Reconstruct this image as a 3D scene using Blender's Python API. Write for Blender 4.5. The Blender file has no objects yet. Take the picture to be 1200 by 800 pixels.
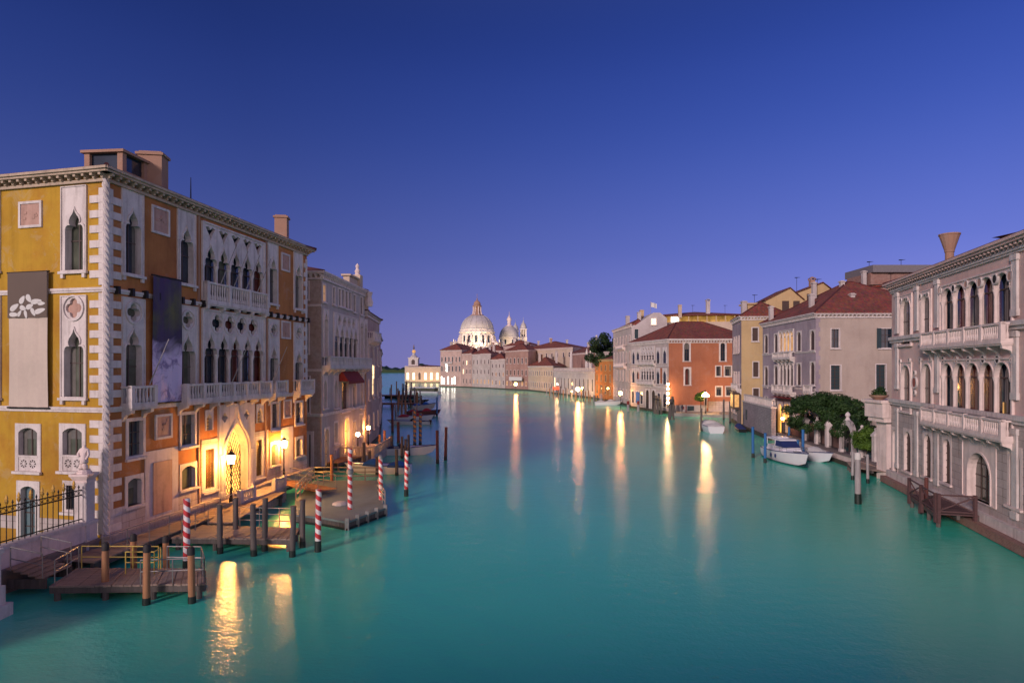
import bpy, bmesh, math, random
from mathutils import Vector, Matrix
from mathutils.geometry import tessellate_polygon
R = math.radians; PI = math.pi
random.seed(11)
S = bpy.context.scene; C = S.collection

# ------------------------------------------------------------------ camera
FPX = 740.0; HOR = 431.0; CAMH = 10.0          # focal length and horizon of the photograph, in its 1200 px frame
cd = bpy.data.cameras.new('camera'); cam = bpy.data.objects.new('camera', cd); C.objects.link(cam)
cam.location = (0, 0, CAMH); cam.rotation_euler = (R(90), 0, 0)
cd.sensor_width = 36.0; cd.lens = FPX / 1200 * 36; cd.shift_y = (HOR - 400) / 1200
cd.clip_start = .1; cd.clip_end = 9000
S.camera = cam

# ------------------------------------------------------------------ sky, afterglow
SUN_EL = R(17); SUN_AZ = R(-33)                 # the glow in the west, behind the camera
w = bpy.data.worlds.new('World'); S.world = w; w.use_nodes = True
nt = w.node_tree; nt.nodes.clear()
def wn(t, **k):
    n = nt.nodes.new(t)
    for a, b in k.items(): setattr(n, a, b)
    return n
out = wn('ShaderNodeOutputWorld'); bg = wn('ShaderNodeBackground'); bg2 = wn('ShaderNodeBackground'); addn = wn('ShaderNodeAddShader')
sky = wn('ShaderNodeTexSky', sky_type='NISHITA', sun_disc=False, sun_elevation=R(-5.0), sun_rotation=R(180) - SUN_AZ)
tc = wn('ShaderNodeTexCoord'); sep = wn('ShaderNodeSeparateXYZ')
ramp = wn('ShaderNodeValToRGB'); cr = ramp.color_ramp; cr.interpolation = 'B_SPLINE'
stops = [(0.0, (.215, .205, .500)), (.055, (.185, .190, .510)), (.10, (.145, .165, .490)), (.174, (.095, .130, .440)), (.298, (.042, .080, .350)),
         (.408, (.024, .053, .275)), (.494, (.0145, .036, .20)), (.58, (.03, .05, .20)), (1.0, (.055, .06, .14))]
while len(cr.elements) < len(stops): cr.elements.new(.5)
for e, (p, c) in zip(cr.elements, stops): e.position = p; e.color = (*c, 1)
glow = wn('ShaderNodeMixRGB', blend_type='MIX'); glow.inputs[2].default_value = (1.45, 1.08, 1.05, 1)
m1 = wn('ShaderNodeMath', operation='MULTIPLY_ADD'); m1.inputs[1].default_value = -.9; m1.inputs[2].default_value = .05; m1.use_clamp = True
m2 = wn('ShaderNodeMath', operation='MULTIPLY_ADD'); m2.inputs[1].default_value = -1.5; m2.inputs[2].default_value = 1.0; m2.use_clamp = True
m3 = wn('ShaderNodeMath', operation='MULTIPLY')
L = nt.links.new
L(tc.outputs['Generated'], sep.inputs[0]); L(sep.outputs[2], ramp.inputs[0])
L(sep.outputs[1], m1.inputs[0]); L(sep.outputs[2], m2.inputs[0]); L(m1.outputs[0], m3.inputs[0]); L(m2.outputs[0], m3.inputs[1])
L(m3.outputs[0], glow.inputs[0]); L(ramp.outputs[0], glow.inputs[1])
mx = wn('ShaderNodeMath', operation='MULTIPLY_ADD'); mx.inputs[1].default_value = .75; mx.inputs[2].default_value = 1.02      # the south is brighter
mc = wn('ShaderNodeClamp'); mc.inputs[1].default_value = .75; mc.inputs[2].default_value = 1.45
mm = wn('ShaderNodeVectorMath', operation='SCALE')
L(sep.outputs[0], mx.inputs[0]); L(mx.outputs[0], mc.inputs[0]); L(mc.outputs[0], mm.inputs['Scale']); L(glow.outputs[0], mm.inputs[0]); L(mm.outputs[0], bg.inputs[0]); L(sky.outputs[0], bg2.inputs[0]); L(bg.outputs[0], addn.inputs[0]); L(bg2.outputs[0], addn.inputs[1]); L(addn.outputs[0], out.inputs[0])
bg.inputs[1].default_value = 1.0; bg2.inputs[1].default_value = .05
sd = bpy.data.lights.new('afterglow', 'SUN'); sun = bpy.data.objects.new('afterglow', sd); C.objects.link(sun)
sd.energy = 2.9; sd.angle = R(12); sd.color = (1.0, .80, .78)
sun.rotation_euler = (R(90) - SUN_EL, 0, SUN_AZ)     # travels +Y, slightly down
vs = S.view_settings; vs.view_transform = 'Standard'; vs.look = 'None'; vs.exposure = 0.0; vs.gamma = 1.0; vs.use_curve_mapping = False
S.cycles.use_denoising = True; S.cycles.max_bounces = 5; S.cycles.diffuse_bounces = 2; S.cycles.glossy_bounces = 3
S.cycles.transmission_bounces = 3; S.cycles.sample_clamp_indirect = 3.0; S.cycles.caustics_reflective = False; S.cycles.caustics_refractive = False

# ------------------------------------------------------------------ materials
def mat(name):
    m = bpy.data.materials.new(name); m.use_nodes = True
    t = m.node_tree; b = t.nodes['Principled BSDF']
    return m, t, b
def tn(t, typ, **k):
    n = t.nodes.new(typ)
    for a, b in k.items(): setattr(n, a, b)
    return n
def noise(t, scale, detail=4, rough=.6, vec=None, dist=0):
    n = tn(t, 'ShaderNodeTexNoise'); n.inputs['Scale'].default_value = scale; n.inputs['Detail'].default_value = detail
    n.inputs['Roughness'].default_value = rough; n.inputs['Distortion'].default_value = dist
    if vec is not None: t.links.new(vec, n.inputs['Vector'])
    return n
def remap(t, sock, a, b, c=0.0, d=1.0):
    n = tn(t, 'ShaderNodeMapRange'); t.links.new(sock, n.inputs[0])
    for i, v in zip((1, 2, 3, 4), (a, b, c, d)): n.inputs[i].default_value = v
    return n.outputs[0]
def mix(t, fac, a, b, mode='MIX'):
    n = tn(t, 'ShaderNodeMixRGB', blend_type=mode)
    if isinstance(fac, float): n.inputs[0].default_value = fac
    else: t.links.new(fac, n.inputs[0])
    for i, v in ((1, a), (2, b)):
        if isinstance(v, tuple): n.inputs[i].default_value = (*v, 1)
        else: t.links.new(v, n.inputs[i])
    return n.outputs[0]
def geo(t, obj=True):
    n = tn(t, 'ShaderNodeTexCoord') if obj else tn(t, 'ShaderNodeNewGeometry')
    return n.outputs['Object'] if obj else n.outputs['Position']
def mapping(t, vec, sc):
    n = tn(t, 'ShaderNodeMapping'); n.inputs['Scale'].default_value = sc; t.links.new(vec, n.inputs[0]); return n.outputs[0]
def bump(t, b, sock, strength, dist=.02):
    n = tn(t, 'ShaderNodeBump'); n.inputs['Strength'].default_value = strength; n.inputs['Distance'].default_value = dist
    t.links.new(sock, n.inputs['Height']); t.links.new(n.outputs[0], b.inputs['Normal'])

def plaster(name, col, worn=None, amount=.5, streak=.35, rough=.9, brickworn=False):
    m, t, b = mat(name); p = geo(t, False)
    worn = worn or tuple(c * .72 + .04 for c in col)
    n1 = noise(t, .45, 6, .65, p); n2 = noise(t, 5, 5, .7, p)
    st = noise(t, 1.0, 5, .6, mapping(t, p, (1.6, 1.6, .16)))
    c = mix(t, remap(t, n1.outputs[0], .45, .68, 0, amount), col, worn)
    c = mix(t, remap(t, st.outputs[0], .5, .75, 0, streak), c, tuple(x * .45 for x in col))
    c = mix(t, remap(t, n2.outputs[0], .3, .75, 0, .28), c, tuple(min(.9, x * 1.3) for x in col))
    pa = noise(t, .8, 8, .72, p, .8); pb = noise(t, .23, 4, .6, p)
    c = mix(t, remap(t, pa.outputs[0], .55, .61, 0, .50 * amount), c, tuple(min(.7, x * .7 + .13) for x in col))
    c = mix(t, remap(t, pb.outputs[0], .42, .66, 0, .45 * amount), c, tuple(x * .55 for x in (worn if worn else col)))
    t.links.new(c, b.inputs['Base Color']); b.inputs['Roughness'].default_value = rough; b.inputs['Specular IOR Level'].default_value = .2
    bump(t, b, n2.outputs[0], .35, .03)
    return m
def brickmat(name, c1, c2, mortar, scale=1.0):
    m, t, b = mat(name); uv = tn(t, 'ShaderNodeTexCoord').outputs['UV']; p = geo(t, False)
    br = tn(t, 'ShaderNodeTexBrick'); t.links.new(uv, br.inputs['Vector']); br.inputs['Scale'].default_value = 1
    br.inputs['Brick Width'].default_value = .27 * scale; br.inputs['Row Height'].default_value = .085 * scale; br.inputs['Mortar Size'].default_value = .012 * scale
    br.inputs['Color1'].default_value = (*c1, 1); br.inputs['Color2'].default_value = (*c2, 1); br.inputs['Mortar'].default_value = (*mortar, 1)
    n1 = noise(t, .5, 6, .7, p); n2 = noise(t, 3, 5, .7, p)
    c = mix(t, remap(t, n1.outputs[0], .42, .66, 0, .75), br.outputs[0], mortar)
    c = mix(t, remap(t, n2.outputs[0], .45, .8, 0, .6), c, tuple(x * .4 for x in c2))
    t.links.new(c, b.inputs['Base Color']); b.inputs['Roughness'].default_value = .92
    bump(t, b, n2.outputs[0], .3, .03)
    return m
def stone(name, col, dirt=.5, block=0.0, rough=.7):
    m, t, b = mat(name); p = geo(t, False)
    n1 = noise(t, 1.1, 7, .7, p, .4); n2 = noise(t, 9, 4, .6, p); st = noise(t, 1.0, 4, .6, mapping(t, p, (3, 3, .3)))
    c = mix(t, remap(t, n1.outputs[0], .42, .72, 0, dirt), col, tuple(x * .5 for x in col))
    c = mix(t, remap(t, st.outputs[0], .5, .72, 0, dirt), c, (col[0] * .42, col[1] * .38, col[2] * .36))
    c = mix(t, remap(t, n2.outputs[0], .35, .7, 0, .2), c, tuple(min(.85, x * 1.2) for x in col))
    if block:
        uv = tn(t, 'ShaderNodeTexCoord').outputs['UV']
        br = tn(t, 'ShaderNodeTexBrick'); t.links.new(uv, br.inputs['Vector']); br.inputs['Scale'].default_value = 1
        br.inputs['Brick Width'].default_value = block * 2.1; br.inputs['Row Height'].default_value = block; br.inputs['Mortar Size'].default_value = .012
        br.inputs['Color1'].default_value = (1, 1, 1, 1); br.inputs['Color2'].default_value = (.84, .82, .8, 1); br.inputs['Mortar'].default_value = (.35, .33, .33, 1)
        c = mix(t, .9, c, br.outputs[0], 'MULTIPLY')
    t.links.new(c, b.inputs['Base Color']); b.inputs['Roughness'].default_value = rough; b.inputs['Specular IOR Level'].default_value = .3
    bump(t, b, n1.outputs[0], .25, .03)
    return m
def tiles(name, col):
    m, t, b = mat(name); uv = tn(t, 'ShaderNodeTexCoord').outputs['UV']; p = geo(t, False)
    wv = tn(t, 'ShaderNodeTexWave', wave_type='BANDS', bands_direction='X'); wv.inputs['Scale'].default_value = 1.6; wv.inputs['Distortion'].default_value = .6; wv.inputs['Detail'].default_value = 2
    t.links.new(uv, wv.inputs['Vector'])
    n1 = noise(t, .6, 6, .7, p); vo = tn(t, 'ShaderNodeTexVoronoi'); vo.inputs['Scale'].default_value = 1; t.links.new(mapping(t, uv, (5, 2.6, 1)), vo.inputs['Vector'])
    c = mix(t, remap(t, n1.outputs[0], .4, .7), col, (col[0] * .5, col[1] * .55, col[2] * .6))
    c = mix(t, .45, c, vo.outputs['Color'], 'SOFT_LIGHT')
    c = mix(t, remap(t, wv.outputs[0], .0, .5, .75, 0), c, (.012, .008, .008))
    t.links.new(c, b.inputs['Base Color']); b.inputs['Roughness'].default_value = .9
    bump(t, b, wv.outputs[0], .6, .06)
    return m
def plain(name, col, rough=.6, metal=0.0, var=.3, scale=3.0, spec=.4):
    m, t, b = mat(name); n1 = noise(t, scale, 5, .65, geo(t))
    c = mix(t, remap(t, n1.outputs[0], .35, .7, 0, var), col, tuple(x * .45 for x in col))
    t.links.new(c, b.inputs['Base Color']); b.inputs['Roughness'].default_value = rough; b.inputs['Metallic'].default_value = metal; b.inputs['Specular IOR Level'].default_value = spec
    return m
def woodmat(name, col, axis='z', wet=False):
    m, t, b = mat(name); p = geo(t)
    sc = {'z': (9, 9, .7), 'x': (.6, 9, 9), 'y': (9, .6, 9)}[axis]
    n1 = noise(t, 1.0, 6, .7, mapping(t, p, sc), .3); n2 = noise(t, .9, 3, .6, geo(t, False))
    c = mix(t, remap(t, n1.outputs[0], .3, .7), tuple(x * .45 for x in col), col)
    c = mix(t, remap(t, n2.outputs[0], .4, .7, 0, .5), c, tuple(x * .55 + .015 for x in col))
    t.links.new(c, b.inputs['Base Color']); b.inputs['Roughness'].default_value = .8
    bump(t, b, n1.outputs[0], .4, .02)
    return m
def glass(name, col=(.012, .018, .028), rough=.06):
    m, t, b = mat(name); n = noise(t, .8, 3, .5, geo(t, False))
    c = mix(t, remap(t, n.outputs[0], .35, .7), col, tuple(x * 2.2 for x in col))
    t.links.new(c, b.inputs['Base Color']); b.inputs['Roughness'].default_value = rough; b.inputs['Specular IOR Level'].default_value = .6
    return m
def emit(name, col, k, var=0.0, scale=2.0):
    m, t, b = mat(name); b.inputs['Base Color'].default_value = (*[c * .3 for c in col], 1)
    if var:
        n = noise(t, scale, 3, .6, geo(t, False)); c = mix(t, remap(t, n.outputs[0], .35, .65, 0, var), col, tuple(x * .15 for x in col))
        t.links.new(c, b.inputs['Emission Color'])
    else: b.inputs['Emission Color'].default_value = (*col, 1)
    b.inputs['Emission Strength'].default_value = k
    return m
def stripes(name, a, c2, pitch):
    m, t, b = mat(name); p = geo(t); s = tn(t, 'ShaderNodeSeparateXYZ'); t.links.new(p, s.inputs[0])
    at = tn(t, 'ShaderNodeMath', operation='ARCTAN2'); t.links.new(s.outputs[1], at.inputs[0]); t.links.new(s.outputs[0], at.inputs[1])
    d = tn(t, 'ShaderNodeMath', operation='DIVIDE'); t.links.new(at.outputs[0], d.inputs[0]); d.inputs[1].default_value = 2 * PI
    z = tn(t, 'ShaderNodeMath', operation='MULTIPLY_ADD'); t.links.new(s.outputs[2], z.inputs[0]); z.inputs[1].default_value = 1 / pitch; t.links.new(d.outputs[0], z.inputs[2])
    fr = tn(t, 'ShaderNodeMath', operation='FRACT'); t.links.new(z.outputs[0], fr.inputs[0])
    gt = tn(t, 'ShaderNodeMath', operation='GREATER_THAN'); t.links.new(fr.outputs[0], gt.inputs[0]); gt.inputs[1].default_value = .5
    n = noise(t, 4, 5, .7, p)
    c = mix(t, gt.outputs[0], a, c2); c = mix(t, remap(t, n.outputs[0], .45, .75, 0, .55), c, tuple(x * .3 + .03 for x in c2))
    t.links.new(c, b.inputs['Base Color']); b.inputs['Roughness'].default_value = .5
    return m
def leafmat(name, col):
    m, t, b = mat(name); n = noise(t, 1.3, 3, .6, geo(t, False)); n2 = noise(t, 9, 2, .5, geo(t, False))
    c = mix(t, remap(t, n.outputs[0], .35, .65), col, (col[0] * 1.6, col[1] * 1.35, col[2] * .9))
    c = mix(t, remap(t, n2.outputs[0], .4, .7, 0, .5), c, tuple(x * .5 for x in col))
    t.links.new(c, b.inputs['Base Color']); b.inputs['Roughness'].default_value = .6; b.inputs['Specular IOR Level'].default_value = .25
    return m
def printed(name, kind):
    m, t, b = mat(name); p = geo(t); n = noise(t, .45, 4, .55, p, .6); s = tn(t, 'ShaderNodeSeparateXYZ'); t.links.new(p, s.inputs[0])
    if kind == 'photo':                                      # a blurred dark photograph over a lilac one
        up = mix(t, remap(t, n.outputs[0], .42, .66), (.03, .02, .06), (.11, .11, .03))
        up = mix(t, remap(t, noise(t, .8, 3, .5, mapping(t, p, (1, 1, .4))).outputs[0], .4, .6), up, (.05, .025, .09))
        lo = mix(t, remap(t, noise(t, 1.2, 5, .7, p, 1.0).outputs[0], .5, .62), (.62, .50, .68), (.26, .19, .34))
        z = tn(t, 'ShaderNodeMath', operation='MULTIPLY_ADD'); t.links.new(n.outputs[0], z.inputs[0]); z.inputs[1].default_value = 4.0; t.links.new(s.outputs[2], z.inputs[2])
        c = mix(t, remap(t, z.outputs[0], 4.6, 5.6), lo, up)
    else:
        c = mix(t, remap(t, n.outputs[0], .35, .7, 0, .6), (.10, .065, .045), (.075, .048, .036))
    t.links.new(c, b.inputs['Base Color']); b.inputs['Roughness'].default_value = .6
    return m

M = {}
M['ochre'] = plaster('yellow_ochre_plaster', (.44, .255, .030), (.36, .155, .026), .9, .5)
M['rust'] = plaster('rust_orange_plaster', (.43, .175, .060), (.29, .105, .045), .9, .55)
M['istria'] = stone('istrian_stone', (.63, .56, .53), .6)
M['istria2'] = stone('weathered_stone', (.72, .585, .54), .5)
M['marble'] = stone('pale_marble', (.56, .49, .50), .5)
M['corn'] = stone('cornice_stone', (.44, .34, .25), .6)
M['socle'] = stone('block_stone', (.50, .42, .40), .55, .5)
M['pinkm'] = stone('pink_marble', (.46, .28, .22), .6)
M['redm'] = stone('red_marble', (.30, .09, .07), .4)
M['wet'] = stone('algae_stone', (.060, .062, .045), .6)
M['brickb'] = brickmat('pale_brick', (.44, .28, .21), (.36, .22, .165), (.46, .37, .33))
M['brickr'] = brickmat('red_brick', (.30, .13, .09), (.22, .09, .07), (.28, .2, .17))
M['greybrick'] = brickmat('grey_stone_wall', (.34, .29, .30), (.26, .22, .235), (.19, .165, .18), 2.6)
M['greystone'] = plaster('grey_weathered_front', (.50, .42, .385), (.40, .32, .285), .8, .55)
M['lav'] = plaster('lavender_grey_plaster', (.34, .28, .31), (.25, .20, .235), .9, .4)
M['beige'] = plaster('beige_plaster', (.41, .335, .28), (.36, .28, .235), .6, .25)
M['sand'] = plaster('sand_plaster', (.50, .36, .19), (.44, .30, .16), .6, .3)
M['coral'] = plaster('coral_red_plaster', (.36, .138, .075), (.31, .11, .06), .6, .25)
M['pinkwall'] = plaster('faded_pink_plaster', (.50, .35, .30), (.39, .255, .22), .8, .45)
M['cream'] = plaster('cream_plaster', (.52, .41, .31), (.44, .34, .27), .6, .3)
M['whitepl'] = plaster('off_white_plaster', (.48, .43, .41), (.40, .34, .33), .7, .4)
M['oldrose'] = plaster('brown_rose_plaster', (.37, .22, .18), (.27, .155, .13), .8, .5)
M['orangeh'] = plaster('orange_plaster', (.48, .19, .06), (.40, .14, .05), .7, .35)
M['pink_p'] = plaster('polignac_panel', (.64, .46, .41), (.52, .36, .33), .8, .4)
M['tile'] = tiles('red_clay_tiles', (.30, .080, .048))
M['tile2'] = tiles('brown_clay_tiles', (.23, .075, .055))
M['terra'] = plaster('terracotta', (.34, .20, .14), None, .6, .3)
M['lead'] = plain('grey_lead', (.50, .46, .44), .6, 0, .5, .35)
M['glass'] = glass('dark_glass')
M['glassg'] = glass('curtained_glass', (.05, .055, .04), .12)
M['curtain'] = plain('curtain_behind_glass', (.15, .14, .125), .12, 0, .5, 2.0, .6)
M['glassr'] = glass('red_curtain_glass', (.06, .014, .012), .15)
M['void'] = plain('deep_shade', (.02, .018, .02), .9)
M['shut'] = plain('dark_teal_shutter', (.020, .042, .050), .6)
M['shutb'] = plain('brown_shutter', (.07, .042, .035), .6)
M['doorblue'] = plain('blue_grey_door', (.10, .16, .18), .5)
M['iron'] = plain('dark_iron', (.03, .028, .028), .5, .6)
M['steel'] = plain('grey_steel', (.30, .29, .28), .45, .7)
M['yrail'] = plain('lamplit_yellow_rail', (.55, .40, .08), .5)  # yellow lamplight on the rails, put into their colour
M['wood'] = woodmat('weathered_plank', (.36, .26, .21), 'x')
M['woodb'] = woodmat('brown_post_wood', (.46, .21, .095))
M['woodg'] = woodmat('grey_post_wood', (.13, .105, .095))
M['woodr'] = woodmat('red_brown_post', (.17, .05, .04))
M['woodp'] = woodmat('pale_post', (.42, .38, .38))
M['rwood'] = woodmat('purple_brown_timber', (.13, .062, .062), 'x')
M['slime'] = plain('tide_slime', (.012, .022, .018), .5)
M['bluep'] = plain('blue_paint', (.02, .13, .34), .5)
M['capdark'] = plain('black_cap', (.025, .022, .022), .7)
M['stripe'] = stripes('red_white_spiral', (.72, .68, .66), (.50, .022, .03), .52)
M['stripeb'] = stripes('orange_blue_spiral', (.45, .18, .03), (.03, .06, .14), .6)
M['white'] = plain('white_gelcoat', (.66, .65, .68), .3, 0, .12, 1.5)
M['cover'] = plain('blue_canvas', (.02, .12, .40), .8, 0, .35, 4)
M['navy'] = plain('navy_canvas', (.02, .035, .13), .7)
M['antif'] = plain('teal_antifouling', (.015, .14, .15), .6)
M['hullb'] = plain('black_lacquer', (.012, .012, .014), .25)
M['redc'] = plain('red_canvas', (.22, .022, .018), .8)
M['bronze'] = plain('bronze', (.16, .10, .05), .4, .8)
M['leaf'] = leafmat('dark_leaf', (.020, .052, .014)); M['leaf2'] = leafmat('bright_leaf', (.05, .11, .016)); M['leafd'] = leafmat('far_leaf', (.018, .04, .016))
M['bark'] = woodmat('bark', (.10, .07, .05))
M['ban1'] = printed('printed_photo_cloth', 'photo'); M['ban2'] = printed('brown_cloth', 'brown')
M['cloth'] = plaster('pale_cloth', (.52, .43, .36), None, .4, .1)
M['lamp'] = emit('lamp_glass', (1.0, .42, .11), 200.0)
M['lampw'] = emit('white_lamp_glass', (1.0, .54, .20), 200.0)
M['litw'] = emit('warm_window_and_glow', (1.0, .52, .16), .75, .6, 1.2)  # also the painted glow of parasol, golden ball and glint strips
M['litd'] = emit('lit_window_dim', (1.0, .42, .10), .35, .8, 2.0)
M['lity'] = emit('lit_window_bright', (1.0, .72, .36), 4.0, .3, .8)
M['litwhite'] = emit('lit_white', (1.0, .90, .74), 5.0)
M['litdoor'] = emit('lit_hall', (1.0, .48, .09), 2.2, .6, .9)
M['asph'] = plain('paving_stone', (.30, .26, .24), .8, 0, .4, .7)
M['land'] = plain('ground_soil', (.10, .085, .075), .95, 0, .4, .2)
M['hoard'] = plain('white_hoarding', (.6, .58, .55), .7); M['panelw'] = plain('grey_panel', (.36, .34, .32), .7); M['slab'] = plain('grey_slab', (.17, .155, .165), .7); M['gilt'] = plain('gilt_metal', (.75, .45, .10), .35, .6)
M['skin'] = plain('dark_coat', (.04, .035, .05), .8)

# ------------------------------------------------------------------ mesh builder
Y3 = Vector((0, 0, 1))
class MB:
    def __init__(s, M0=None): s.v = []; s.f = []; s.m = []; s.M = M0; s.k = 0
    def pt(s, p):
        p = Vector(p)
        if s.M is not None: p = s.M @ p
        s.v.append(p); return len(s.v) - 1
    def face(s, pts, k=None):
        s.f.append([s.pt(p) for p in pts]); s.m.append(s.k if k is None else k)
    def idx(s, ids): s.f.append(list(ids)); s.m.append(s.k)
    def box(s, x0, x1, y0, y1, z0, z1):
        a = [s.pt(p) for p in ((x0, y0, z0), (x1, y0, z0), (x1, y1, z0), (x0, y1, z0), (x0, y0, z1), (x1, y0, z1), (x1, y1, z1), (x0, y1, z1))]
        for q in ((3, 2, 1, 0), (4, 5, 6, 7), (0, 1, 5, 4), (1, 2, 6, 5), (2, 3, 7, 6), (3, 0, 4, 7)): s.idx([a[i] for i in q])
        return s
    def prism(s, poly, z0, z1, top=None):
        n = len(poly); a = [s.pt((p[0], p[1], z0)) for p in poly]; b = [s.pt((p[0], p[1], z1)) for p in (top or poly)]
        for i in range(n): j = (i + 1) % n; s.idx((a[i], a[j], b[j], b[i]))
        s.idx(b); s.idx(a[::-1]); return s
    def tube(s, pts, r, n=8, caps=True):
        rings = []; P = [Vector(p) for p in pts]
        for i, p in enumerate(P):
            d = (P[min(i + 1, len(P) - 1)] - P[max(i - 1, 0)]).normalized()
            ax = d.cross(Vector((0, 0, 1)) if abs(d.z) < .9 else Vector((1, 0, 0))).normalized(); ay = d.cross(ax)
            rr = r[i] if isinstance(r, (list, tuple)) else r
            rings.append([s.pt(p + ax * rr * math.cos(2 * PI * k / n) + ay * rr * math.sin(2 * PI * k / n)) for k in range(n)])
        for a, b in zip(rings, rings[1:]):
            for k in range(n): s.idx((a[k], a[(k + 1) % n], b[(k + 1) % n], b[k]))
        if caps: s.idx(rings[0][::-1]); s.idx(rings[-1])
        return s
    def lathe(s, prof, cx=0, cy=0, n=10, k0=0):
        rings = [[s.pt((cx + r * math.cos(2 * PI * (k + k0) / n), cy + r * math.sin(2 * PI * (k + k0) / n), z)) for k in range(n)] for r, z in prof]
        for a, b in zip(rings, rings[1:]):
            for k in range(n): s.idx((a[k], a[(k + 1) % n], b[(k + 1) % n], b[k]))
        s.idx(rings[0][::-1]); s.idx(rings[-1]); return s
    def sphere(s, c, r, n=10, m=6, sz=1.0):
        return s.lathe([(max(.004, r * math.sin(PI * i / m)), c[2] - r * sz * math.cos(PI * i / m)) for i in range(m + 1)], c[0], c[1], n)
    def panel(s, outer, holes, y0, y1, back=False):
        """flat plate in the x-z plane between y0 (front) and y1, with holes"""
        polys = [[Vector((p[0], p[1], 0)) for p in q] for q in [outer] + holes]
        flat = [p for q in polys for p in q]
        fr = [s.pt((p.x, y0, p.y)) for p in flat]; bk = [s.pt((p.x, y1, p.y)) for p in flat]
        for tri in tessellate_polygon(polys):
            s.idx([fr[i] for i in tri])
            if back: s.idx([bk[i] for i in tri][::-1])
        o = 0
        for q in polys:
            n = len(q)
            for i in range(n): j = (i + 1) % n; s.idx((fr[o + i], fr[o + j], bk[o + j], bk[o + i]))
            o += n
        return s
    def ring(s, a, b, y0, y1, close=False):
        """moulding between outlines a and b of equal length"""
        n = len(a); q = [[s.pt((p[0], y, p[1])) for p in L_] for L_, y in ((a, y0), (b, y0), (a, y1), (b, y1))]
        for i in range(n if close else n - 1):
            j = (i + 1) % n
            s.idx((q[0][i], q[0][j], q[1][j], q[1][i])); s.idx((q[0][i], q[0][j], q[2][j], q[2][i])); s.idx((q[1][i], q[1][j], q[3][j], q[3][i]))
        return s
    def mesh(s, name, mats, uv=False, smooth=False):
        me = bpy.data.meshes.new(name); me.from_pydata(s.v, [], s.f)
        for m in (mats if isinstance(mats, (list, tuple)) else [mats]): me.materials.append(M[m] if isinstance(m, str) else m)
        me.polygons.foreach_set('material_index', s.m)
        bm = bmesh.new(); bm.from_mesh(me); bmesh.ops.recalc_face_normals(bm, faces=bm.faces); bm.to_mesh(me); bm.free()
        if uv:
            lay = me.uv_layers.new(name='UVMap'); d = lay.data
            for p in me.polygons:
                n = p.normal; u = Y3.cross(n); u = u.normalized() if u.length > .02 else Vector((1, 0, 0)); v = n.cross(u)
                for li in p.loop_indices:
                    co = me.vertices[me.loops[li].vertex_index].co; d[li].uv = (co.dot(u), co.dot(v))
        if smooth:
            me.polygons.foreach_set('use_smooth', [True] * len(me.polygons)); me.set_sharp_from_angle(angle=R(38))
        return me
    def build(s, name, mats, parent=None, Mx=None, uv=False, smooth=False):
        return link(name, s.mesh(name, mats, uv, smooth), parent, Mx)
def link(name, me, parent=None, Mx=None):
    o = bpy.data.objects.new(name, me); C.objects.link(o)
    if parent is not None: o.parent = parent
    if Mx is not None: o.matrix_local = Mx
    return o
def tag(o, label=None, cat=None, group=None, kind=None):
    for k, v in (('label', label), ('category', cat), ('group', group), ('kind', kind)):
        if v: o[k] = v
    return o
def thing(name, label, cat, loc=(0, 0, 0), rz=0, group=None):
    o = bpy.data.objects.new(name, None); C.objects.link(o); o.location = loc; o.rotation_euler = (0, 0, rz); o.empty_display_size = .3
    return tag(o, label, cat, group)
def copy_thing(o, loc, rz=0, label=None, group=None, sc=None):
    def cp(a, par):
        c = a.copy(); C.objects.link(c)
        if par is not None: c.parent = par
        for ch in a.children: cp(ch, c)
        return c
    c = cp(o, None); c.location = loc; c.rotation_euler = (0, 0, rz)
    if sc: c.scale = sc
    if label: c['label'] = label
    if group: c['group'] = group
    return c
def struct(name, mb, m, uv=False): return tag(mb.build(name, m, uv=uv), kind='structure')
def T(x, y, z): return Matrix.Translation((x, y, z))
def at(px, py, z=0.0):
    """the point at height z that the photograph shows at (px, py)"""
    Y = FPX * (CAMH - z) / (py - HOR); return Vector(((px - 600) / FPX * Y, Y, z))
def gx(px, Y): return (px - 600) / FPX * Y
def gz(py, Y): return CAMH - (py - HOR) / FPX * Y

# ------------------------------------------------------------------ outlines of openings, (x, z)
def sh_rect(x0, x1, z0, z1): return [(x0, z0), (x1, z0), (x1, z1), (x0, z1)]
def head(x0, x1, z0, zs, half):
    """jambs up to zs, then the half outline (from the right springing to the apex, unit half width) mirrored"""
    c = (x0 + x1) / 2; h = (x1 - x0) / 2
    r = [(c + a * h, zs + b * h) for a, b in half]; l = [(c - a * h, zs + b * h) for a, b in half[-2::-1]]
    return [(x0, z0), (x1, z0)] + r + l
H_ROUND = [(math.cos(PI / 2 * i / 7), math.sin(PI / 2 * i / 7)) for i in range(8)]; H_ROUND[-1] = (0, 1)
H_SEG = [(1, 0), (.8, .17), (.5, .31), (.25, .37), (0, .39)]
H_POINT = [(1, 0), (.96, .35), (.82, .75), (.6, 1.1), (.33, 1.42), (0, 1.7)]
H_OGEE = [(1, 0), (.97, .3), (.85, .6), (.62, .9), (.36, 1.15), (.16, 1.45), (0, 1.95)]
H_TREF = [(1, 0), (1.0, .25), (.93, .48), (.78, .62), (.60, .64), (.46, .62), (.57, .82), (.58, 1.05), (.46, 1.32), (.28, 1.52), (.12, 1.75), (0, 2.1)]
HEADS = {'round': H_ROUND, 'seg': H_SEG, 'point': H_POINT, 'ogee': H_OGEE, 'tref': H_TREF}
def sh(kind, x0, x1, z0, z1):
    if kind == 'rect': return sh_rect(x0, x1, z0, z1)
    hd = HEADS[kind]; return head(x0, x1, z0, z1 - hd[-1][1] * (x1 - x0) / 2, hd)
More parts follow.
